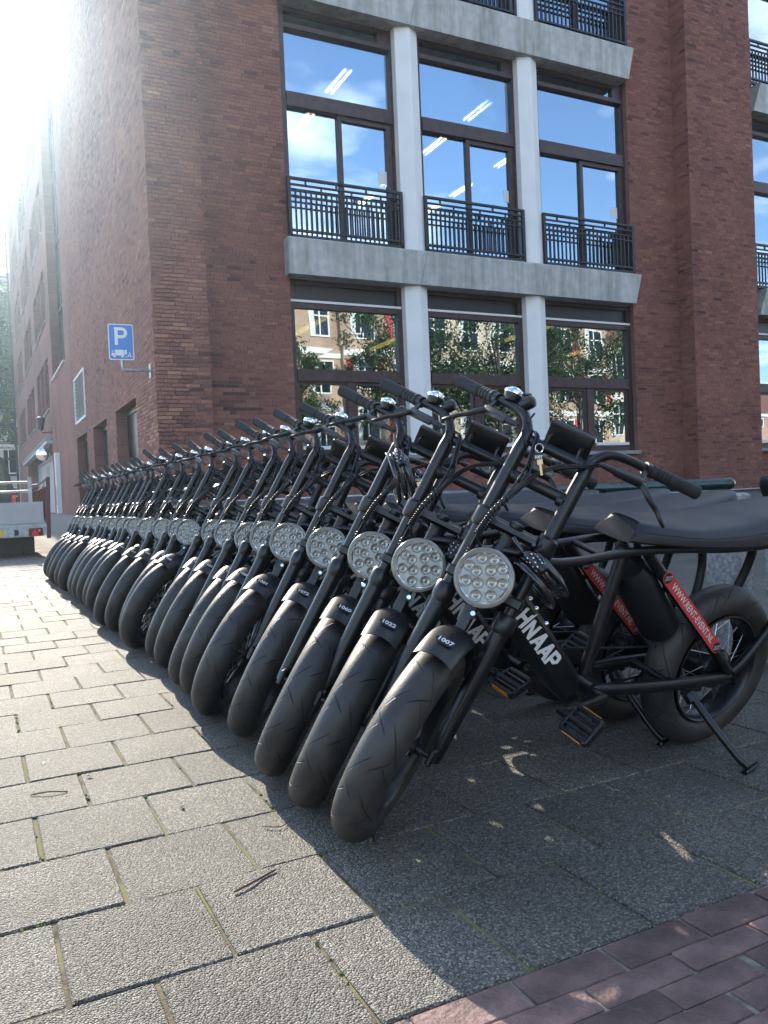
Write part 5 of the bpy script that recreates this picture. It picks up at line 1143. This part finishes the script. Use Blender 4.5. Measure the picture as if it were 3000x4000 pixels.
# ------------------------------------------------------------------ rail, posts
RX = 2.94
t = empty('handrail', (RX, 2.48, 0), 'dark green tube rail running behind the bike saddles', 'handrail')
q = MB(); ln_ = 9.6; q.tube([(0, 0.0, 0.829), (0, 0.006, 0.829), (0, 0.02, 0.829), (0, ln_, 0.829)], [0.006, 0.020, 0.0262, 0.0262], 16); q.build('top_tube', M_GREEN, t, 50)
pm = MB(); pm.tube([(0, 0, 0.0), (0, 0, 0.81)], 0.021, 12); pm.box(-0.05, 0.05, -0.05, 0.05, 0.0, 0.012); p_me = pm.mesh('post', M_GREEN, 40)
for k in range(7): q = link('post', p_me, t); q.location = (0, 0.72+k*1.45, 0)
def granite_post(x, y, sx, sy, h, lab, top=0.0):
    b = MB(); b.obox((0, 0, h/2), (1,0,0), (0,1,0), (0,0,1), sx/2, sy/2, h/2, bev=0.012); o = b.build('granite_post', M_GRANITE); o.location = (x, y, 0); return tag(o, lab, 'post')
granite_post(3.06, 2.62, 0.14, 0.16, 0.785, 'grey granite post standing under the end of the green rail')
b = MB(); b.prism([(-0.16, 0), (0.16, 0), (0.16, 0.82), (0.02, 0.82), (-0.16, 0.56)], lambda u, v, w: (u, w-0.12, v), 0.24); o = b.build('granite_kerbstone', M_GRANITE); o.location = (3.52, 2.62, 0); o.scale = (0.7, 0.7, 1); tag(o, 'pale slant topped granite block at the right edge behind the saddle', 'stone block')

# ------------------------------------------------------------------ trailer and van at the left
t = empty('flatbed_trailer', (0.05, 15.5, 0), 'low trailer with a silver chequer plate tailboard and red rear lights', 'trailer')
XL, XR = -1.05, 0.985
q = MB(); q.box(XL, XR, 0.0, 0.035, 0.60, 0.972)
tb = q.build('tailboard', M_CHECK, t)
dmz = MB()
for i in range(26):
    for j in range(7):
        cx_, cz_ = XL+0.05+i*0.078+(0.039 if j % 2 else 0), 0.63+j*0.05
        if cx_ > XR-0.03: continue
        s_ = 1 if (i+j) % 2 else -1; dmz.obox((cx_, -0.001, cz_), (1, 0, 0.7*s_), (0, 1, 0), (-0.7*s_, 0, 1), 0.021, 0.002, 0.0075)
tag(dmz.build('tread_lozenge', M_CHECK, tb), kind='stuff')
q = MB(); q.box(XL, XR, 0.02, 3.2, 0.585, 0.60); q.box(XL, XL+0.03, 0.04, 3.2, 0.60, 0.95); q.box(XR-0.03, XR, 0.04, 3.2, 0.60, 0.95); q.box(XL, XR, 3.17, 3.2, 0.60, 0.95); q.build('bed', M_CHECK, t)
q = MB(); q.box(XL-0.01, XR+0.01, 0.0, 0.10, 0.52, 0.584); q.box(XL, XR-0.0, 0.01, 0.08, 0.365, 0.519); q.box(XR+0.012, XR+0.075, -0.01, 0.05, 0.375, 0.60); q.box(-0.5, -0.42, 0.1, 4.4, 0.42, 0.52); q.box(0.30, 0.38, 0.1, 4.4, 0.42, 0.52); q.build('chassis', M_GALV, t)
for sd, lab in ((1, 'r'), (-1, 'l')):
    x0 = 0.845 if sd > 0 else -0.95
    q = MB(); q.obox((x0, -0.022, 0.442), (1,0,0), (0,1,0), (0,0,1), 0.115, 0.022, 0.070, bev=0.008); tl = q.build('tail_lamp', mat('tail_lamp_red'+lab, (0.16, 0.010, 0.014), 0.2, coat=0.7), t)
    q = MB(); q.prism([(x0-0.08, 0.382), (x0+0.05, 0.382), (x0-0.012, 0.502)], lambda u, v, w: (u, -0.0475-w, v), 0.004); q.build('triangle_reflector', M_REDREF, tl)
    q = MB(); q.lathe([(0.024, 0), (0.022, 0.008), (0.0, 0.010)], (x0+0.055, -0.044, 0.465), (0,-1,0), 14); q.build('lamp_lens', M_LENS, tl, 40)
q = MB(); q.obox((0.12, -0.004, 0.44), (1,0,0), (0,1,0), (0,0,1), 0.21, 0.004, 0.055); q.build('number_plate', M_YELLOW, t)
q = MB(); q.prism([(0.50, 0.39), (0.50, 0.50), (0.56, 0.49), (0.575, 0.445), (0.56, 0.40)], lambda u, v, w: (u, -0.01-w, v), 0.02); q.build('rope_hook', M_STEEL, t)
for x_, y_ in ((0.72, 1.4), (-0.78, 1.4), (0.72, 2.15), (-0.78, 2.15)):
    q = MB(); q.lathe([(0.12, -0.085), (0.27, -0.085), (0.30, -0.05), (0.30, 0.05), (0.27, 0.085), (0.12, 0.085)], (x_, y_, 0.30), (1,0,0), 28); wh = q.build('wheel', M_RUBBER, t, 40)
q = MB(); q.box(-0.9, 0.86, 0.8, 0.84, 0.05, 0.36); q.build('mud_flap', M_STEEL, t)
q = MB()
for z_ in (1.165, 1.325): q.tube([(XL+0.1, 0.25, z_), (0.78, 0.25, z_)], 0.022, 10)
q.build('load_rail', M_CHROME if False else M_CHECK, t, 40)
q = MB(); q.box(0.77, 0.83, 0.22, 0.28, 0.60, 1.42); q.box(XL+0.05, XL+0.11, 0.22, 0.28, 0.60, 1.42); q.build('upright', M_GALV, t)
# brown barrier standing on the trailer's right side
t = empty('steel_barrier', (1.14, 15.5, 0), 'brown red steel barrier panel carried along the right side of the trailer', 'barrier')
q = MB(); q.obox((-0.02, 0.0, 0.86), (1,0,0), (0,1,0), (0.03,0,1), 0.032, 0.03, 0.54); q.obox((-0.055, 0.0, 0.83), (1,0,0), (0,1,0), (0,0,1), 0.022, 0.025, 0.24); q.build('end_post', M_BROWN, t)
q = MB(); q.tube([(-0.03, 0, 1.36), (-0.10, 1.2, 1.30), (-0.16, 2.6, 1.32)], 0.022, 8); q.tube([(-0.03, 0, 1.22), (-0.16, 2.6, 1.18)], 0.018, 8); q.tube([(-0.03, 0, 0.66), (-0.16, 2.6, 0.66)], 0.018, 8); q.build('side_rail', M_BROWN, t, 40)
vb = MB(); vb.box(-0.02, 0.02, -0.012, 0.012, 0.64, 1.24); v_me = vb.mesh('upright_bar', M_BROWN)
for k in range(9): q = link('upright_bar', v_me, t); q.location = (-0.045-0.0128*k, 0.25+0.27*k, 0)
q = MB(); q.tube(catmull([(-0.045, 0.35, 1.30), (-0.06, 0.6, 1.24), (-0.09, 1.1, 1.20)], 5), 0.018, 8); o = q.build('rope_roll', M_LEAFDRY, None, 40); o.location = (1.14, 15.5, 0); tag(o, 'pale rolled strap lying over the brown barrier rail', 'strap')
# dark van ahead of the trailer
t = empty('dark_van', (-0.15, 20.2, 0), 'dark van parked ahead of the trailer, seen from behind', 'van')
sec = [(0.0, 0.36), (0.93, 0.36), (0.97, 0.55), (0.985, 0.95), (0.93, 1.25), (0.80, 1.78), (0.72, 2.02), (0.62, 2.09), (0.0, 2.12)]
full = sec+[(-x_, z_) for x_, z_ in reversed(sec[1:-1])]
q = MB(); vs = []
for (y_, k_, zs_) in ((0.0, 0.985, 0.99), (0.06, 1.0, 1.0), (3.2, 1.0, 1.0), (3.9, 0.97, 0.92), (4.1, 0.96, 0.56), (4.7, 0.90, 0.48)):
    vs += [(x_*k_, y_, 0.36+(z_-0.36)*zs_) for x_, z_ in full]
n_ = len(full); q.add(vs, [(i*n_+j, i*n_+(j+1) % n_, (i+1)*n_+(j+1) % n_, (i+1)*n_+j) for i in range(5) for j in range(n_)]+[tuple(range(n_-1,-1,-1)), tuple(range(5*n_, 6*n_))]); q.build('body', M_VAN, t, 30)
q = MB(); q.prism([(-0.78, 1.28), (0.78, 1.28), (0.68, 1.88), (-0.68, 1.88)], lambda u, v, w: (u, -0.012-w, v), -0.01); q.build('rear_window', M_VANGLASS, t)
for sd in (-1, 1):
    q = MB(); q.obox((sd*0.90, -0.008, 0.98), (1,0,0), (0,1,0), (0,0,1), 0.045, 0.012, 0.20, bev=0.006); q.build('rear_lamp', M_REDREF, t)
    q = MB(); q.lathe([(0.10, -0.10), (0.30, -0.10), (0.32, -0.07), (0.32, 0.07), (0.30, 0.10), (0.10, 0.10)], (sd*0.82, 0.9, 0.32), (1,0,0), 24); q.build('wheel', M_RUBBER, t, 40)
    q = MB(); q.lathe([(0.10, -0.10), (0.30, -0.10), (0.32, -0.07), (0.32, 0.07), (0.30, 0.10), (0.10, 0.10)], (sd*0.82, 3.9, 0.32), (1,0,0), 24); q.build('wheel', M_RUBBER, t, 40)
q = MB(); q.obox((0, -0.03, 0.47), (1,0,0), (0,1,0), (0,0,1), 0.92, 0.05, 0.10, bev=0.02); q.build('bumper', M_GLOSSB, t)
q = MB(); q.tube([(-0.62, 0.1, 2.14), (-0.62, 3.0, 2.14)], 0.015, 8); q.tube([(0.62, 0.1, 2.14), (0.62, 3.0, 2.14)], 0.015, 8); q.build('roof_rail', M_CHECK, t, 40)

# ------------------------------------------------------------------ trees
def tree(name, loc, h, crown_r, crown_h, n_leaf, leaf, label, group=None, seed=1, m=M_LEAF, trunk_r=0.2, clump=1.0):
    rr = random.Random(seed); t = empty(name, loc, label, 'tree', group); b = MB(); top = h-crown_h*0.45
    b.tube(catmull([(0,0,-0.05), (0.05*rr.random(),0.04,h*0.25), (0.12*rr.random(),-0.05,h*0.5), (0.1,0.1,top+crown_h*0.2)], 4), [trunk_r*(1-0.8*i/12) for i in range(13)], 9); tips = []
    for k in range(16):
        a = k*2.4+rr.random(); zb = h-crown_h+rr.random()*crown_h*0.45; l_ = crown_r*(0.5+0.45*rr.random()); e = Vector((l_*math.cos(a), l_*math.sin(a), zb+crown_h*(0.12+0.38*rr.random()))); s_ = Vector((0.05, 0, zb))
        mid = (s_+e)*0.5+Vector((0, 0, -0.08*l_)); b.tube(catmull([s_, mid, e], 3), [trunk_r*0.32, trunk_r*0.27, trunk_r*0.2, trunk_r*0.15, trunk_r*0.1, trunk_r*0.06, trunk_r*0.04], 6); tips += [mid, e, (mid+e)*0.5]
        for j in range(3):
            f = e+Vector((rr.gauss(0, 1), rr.gauss(0, 1), rr.gauss(0.2, 0.6)))*crown_r*0.2; b.tube([(mid+e)*0.5, f], [trunk_r*0.08, trunk_r*0.03], 5); tips.append(f)
    b.build('trunk', M_BARK, t, 60)
    lv = MB(); nc = 120
    cl = []
    for k in range(nc):
        if rr.random() < 0.55: c = tips[rr.randrange(len(tips))]+Vector((rr.gauss(0, .25), rr.gauss(0, .25), rr.gauss(0, .2)))*crown_r*0.35
        else:
            while True:
                v = Vector((rr.uniform(-1, 1), rr.uniform(-1, 1), rr.uniform(-1, 1)))
                if 0.35 < v.length < 1: break
            c = Vector((v.x*crown_r, v.y*crown_r, h-crown_h/2+v.z*crown_h/2))
        cl.append((c, crown_r*rr.uniform(0.12, 0.30)*clump, rr.random()))
    for k in range(n_leaf):
        c, cr_, sh = cl[rr.randrange(nc)]
        p = c+Vector((rr.gauss(0, 0.55), rr.gauss(0, 0.55), rr.gauss(0, 0.42)))*cr_
        n_ = Vector((rr.gauss(0, 1), rr.gauss(0, 1), rr.gauss(0.5, 0.8))).normalized(); u = n_.orthogonal().normalized(); a = rr.random()*6.28; w = n_.cross(u); u, w = u*math.cos(a)+w*math.sin(a), w*math.cos(a)-u*math.sin(a); s_ = leaf*rr.uniform(0.6, 1.3)
        lv.add([p-u*s_, p+w*s_*0.5, p+u*s_, p-w*s_*0.5], [(0,1,2,3)], min(1, max(0, sh*0.6+rr.random()*0.4)))
    lv.build('crown', m, t, None, True)
    return t
tree('street_tree', (0.6, 63.5, 0), 17.5, 4.6, 13.0, 16000, 0.20, 'tall leafy street tree at the far end of the side street', None, 5, M_LEAF, 0.28)
tree('plane_tree', (19.5, -10.5, 0), 11.0, 3.3, 8.0, 11000, 0.10, 'broad leafy tree mirrored in the left ground floor window', 'trees mirrored in the ground floor windows', 11, M_LEAFD, 0.2, 0.8)
tree('plane_tree', (24.5, -9.0, 0), 11.8, 3.9, 8.8, 15000, 0.10, 'dense leafy tree mirrored in the middle ground floor window', 'trees mirrored in the ground floor windows', 12, M_LEAFD, 0.2, 0.85)
tree('plane_tree', (31.0, -10.5, 0), 12.0, 4.2, 8.8, 12000, 0.10, 'spreading leafy tree mirrored in the right ground floor window', 'trees mirrored in the ground floor windows', 13, M_LEAFD, 0.2, 0.8)
tree('plane_tree', (13.5, -12.0, 0), 9.0, 2.6, 6.0, 9000, 0.10, 'smaller tree mirrored at the left of the left ground floor window', 'trees mirrored in the ground floor windows', 14, M_LEAFD, 0.16, 0.8)

# ------------------------------------------------------------------ houses across the street (seen in the window glass) and at the end of the side street
def house(x0, x1, yf, hgt, floors, bays, m, label, shut, seed, face=1, balcony=False, band=True):
    """Terraced house; its facade looks along +Y (face=1) or -Y (face=-1)."""
    t = empty('terraced_house', ((x0+x1)/2, yf, 0), label, 'house', 'houses facing the office building' if face > 0 else None); w = (x1-x0)/2; rr = random.Random(seed); D = -face
    b = MB(); y0, y1 = sorted((0.0, 9.0*D)); b.box(-w, w, y0, y1, 0, hgt); b.build('wall', m, t)
    b = MB(); P = lambda u, v, q_: (u, 4.5*D+q_*D*0, v)
    b.add([(-w-.1, 0.25*face, hgt), (w+.1, 0.25*face, hgt), (w+.1, 4.5*D, hgt+2.6), (-w-.1, 4.5*D, hgt+2.6), (-w-.1, 9.2*D, hgt), (w+.1, 9.2*D, hgt)], [(0,1,2,3), (3,2,5,4), (0,3,4), (1,5,2)]); rf = b.build('roof', M_ROOF, t)
    b = MB(); b.box(w*0.5, w*0.5+0.7, 3.4*D-0.4, 3.4*D+0.4, hgt+1.2, hgt+3.6); b.build('chimney', m, rf)
    if band:
        for k in range(1, floors+1): b = MB(); z_ = hgt*k/floors-0.30; b.box(-w, w, *sorted((0.0, 0.09*face)), z_, z_+0.36); b.build('white_band', M_CREAM, t)
    bw_ = 2*w/bays; fh = hgt/floors
    for f_ in range(floors):
        for k in range(bays):
            cx_ = -w+bw_*(k+0.5); z0, z1 = f_*fh+0.75, f_*fh+fh-0.55; ww = min(1.3, bw_*0.5)/1.0; hw_ = ww/2
            b = MB(); yy = sorted((0.01*face, 0.07*face))
            b.box(cx_-hw_-.1, cx_-hw_, *yy, z0-.1, z1+.1); b.box(cx_+hw_, cx_+hw_+.1, *yy, z0-.1, z1+.1); b.box(cx_-hw_, cx_+hw_, *yy, z1, z1+.1); b.box(cx_-hw_, cx_+hw_, *yy, z0-.1, z0); b.box(cx_-.04, cx_+.04, *yy, z0, z1); b.box(cx_-hw_, cx_-.04, *yy, z0+(z1-z0)*.62, z0+(z1-z0)*.62+.07); b.box(cx_+.04, cx_+hw_, *yy, z0+(z1-z0)*.62, z0+(z1-z0)*.62+.07)
            fr = b.build('window', M_CREAM, t); b = MB(); b.box(cx_-hw_, cx_+hw_, *sorted((0.012*face, 0.03*face)), z0, z1); b.build('pane', M_VANGLASS, fr)
            b = MB(); b.box(cx_-hw_, cx_-hw_+ww*0.22, *sorted((0.031*face, 0.036*face)), z0, z1); b.build('curtain', M_CURTAIN, fr)
            if shut and (k+f_) % 2 == 0:
                for sd in (-1, 1): b = MB(); b.box(cx_+sd*(hw_+0.14)-(0.42 if sd < 0 else 0), cx_+sd*(hw_+0.14)+(0.42 if sd > 0 else 0), *sorted((0.01*face, 0.06*face)), z0-.05, z1+.05); b.build('shutter', M_REDSHUT, fr)
    b = MB(); b.box(-w+0.5, -w+1.5, *sorted((0.01*face, 0.08*face)), 0.0, 2.3); b.build('door', M_REDSHUT if shut else M_TEAL, t)
    if balcony:
        b = MB(); b.box(w*0.1, w*0.9, *sorted((0.0, 1.3*face)), hgt*0.5-0.1, hgt*0.5+0.05); bl_ = b.build('balcony', M_CREAM, t); b = MB()
        for k in range(12): x_ = w*0.1+w*0.8*k/11; b.box(x_-.02, x_+.02, *sorted((1.2*face, 1.25*face)), hgt*0.5+.05, hgt*0.5+1.0)
        b.box(w*0.1, w*0.9, *sorted((1.19*face, 1.27*face)), hgt*0.5+1.0, hgt*0.5+1.07); b.build('railing', M_CREAM, bl_)
    return t
house(4, 13, -19, 12.4, 4, 4, M_HOUSE2, 'pale brick house mirrored at the left edge of the windows', False, 1)
house(13, 20, -19, 12.8, 4, 3, M_HOUSE1, 'tan brick house with white bands mirrored in the left window', False, 2)
house(20, 25.5, -18.6, 13.0, 4, 2, M_HOUSE1, 'tan brick house with red shutters mirrored in the left window', True, 3)
house(25.5, 33, -19, 12.6, 4, 3, M_HOUSE2, 'pale brick house with white trim mirrored in the middle window', False, 4, balcony=True)
house(33, 41, -19, 12.2, 4, 3, M_HOUSE1, 'tan brick house with red shutters mirrored in the right window', True, 5)
house(41, 50, -19.4, 11.0, 3, 4, M_HOUSE2, 'long pale brick house mirrored at the right of the windows', False, 6)
house(50, 64, -20, 6.2, 2, 5, M_HOUSE3, 'low pink brick house with a white balcony mirrored at the far right', False, 7, balcony=True)
house(-14, 7.0, 74, 19.0, 6, 7, M_TEAL, 'grey apartment block with white bands closing the side street', False, 8, face=-1)
# lamp post in the side street
t = empty('street_lamp', (0.72, 30.0, 0), 'globe street lamp on a grey post in the side street', 'street lamp')
q = MB(); q.tube([(0,0,0), (0,0,0.8), (0,0,0.85), (0,0,3.75)], [0.07, 0.07, 0.045, 0.035], 10); q.build('post', M_GALV, t, 40)
q = MB(); q.lathe([(0.03, 3.74), (0.14, 3.82), (0.20, 3.96), (0.19, 4.08), (0.10, 4.18), (0.0, 4.21)], (0,0,0), (0,0,1), 18, True, False); q.build('globe', M_CREAM, t, 60)
q = MB(); q.lathe([(0.22, 4.0), (0.21, 4.08), (0.05, 4.22), (0.02, 4.55)], (0,0,0), (0,0,1), 18, True, True); q.build('lamp_hood', M_GALV, t, 60)
# steel climbing frame of a fire stair at the far end of the office building
t = empty('fire_stair', (1.9, 57.2, 0), 'steel fire stair grid standing against the sky at the end of the side facade', 'fire stair')
q = MB()
for x_ in (-0.55, 0.55):
    for y_ in (0, 1.4): q.box(x_-.04, x_+.04, y_-.04, y_+.04, 0, 25.0)
q.build('stair_post', M_STEEL, t)
for k in range(22):
    q = MB(); q.box(-0.51, 0.51, -0.03, 0.03, 2.0+k*1.05, 2.07+k*1.05); q.box(-0.51, 0.51, 1.37, 1.43, 2.0+k*1.05, 2.07+k*1.05); q.box(-0.03, 0.03, 0.03, 1.37, 2.0+k*1.05, 2.05+k*1.05); q.build('stair_rung', M_STEEL, t)

# ------------------------------------------------------------------ litter on the pavement
def twig(pts_, r, lab):
    b = MB(); b.tube(catmull(pts_, 4), r, 6); o = b.build('twig', M_TWIG, None, 60); return tag(o, lab, 'twig', 'twigs on the pavement')
twig([(0.455, 1.712, 0.006), (0.495, 1.728, 0.007), (0.535, 1.752, 0.004), (0.568, 1.766, 0.006)], 0.0028, 'thin brown twig lying across a joint in front of the nearest tyre')
twig([(0.10, 2.62, 0.004), (0.15, 2.60, 0.010), (0.20, 2.585, 0.004)], 0.0022, 'small bent twig on the sunlit tiles at the left')
twig([(0.62, 2.02, 0.003), (0.66, 1.99, 0.006), (0.70, 2.03, 0.004)], 0.0015, 'hair thin twig beside the shadow edge of the second bike')
for (x, y, s_, lab) in ((0.155, 2.93, 0.022, 'small pale dry leaf on the tiles at the left'), (0.275, 2.70, 0.013, 'tiny white petal at a tile corner'), (0.47, 2.28, 0.014, 'dark crumb of a dead leaf in the middle of a tile')):
    b = MB(); b.add([(-s_, 0, 0.002), (0, -s_*0.35, 0.004), (s_, 0, 0.003), (0, s_*0.35, 0.008), (-s_, 0, 0.0005), (0, -s_*0.35, 0.002), (s_, 0, 0.001), (0, s_*0.35, 0.006)], [(0,1,2,3), (7,6,5,4), (0,4,5,1), (1,5,6,2), (2,6,7,3), (3,7,4,0)]); o = b.build('fallen_leaf', M_LEAFDRY if s_ != 0.014 else M_TWIG); o.location = (x, y, 0); o.rotation_euler = (0, 0, x*9); tag(o, lab, 'leaf', 'leaves on the pavement')

# ------------------------------------------------------------------ volume added to imitate lens glare around the sun
HZ = MB(); HZ.box(-156, 156, -156, 156, -1.1, 35.0)
hz_m = bpy.data.materials.new('glare_haze_air'); hz_m.use_nodes = True; ht = hz_m.node_tree; ht.nodes.clear()
ho = ht.nodes.new('ShaderNodeOutputMaterial'); hv = ht.nodes.new('ShaderNodeVolumePrincipled'); hv.inputs['Color'].default_value = (0.60, 0.80, 1, 1); hv.inputs['Density'].default_value = 0.0018; hv.inputs['Anisotropy'].default_value = 0.86
ht.links.new(hv.outputs[0], ho.inputs['Volume'])
tag(HZ.build('glare_haze', hz_m), kind='stuff')
sc.cycles.volume_bounces = 0
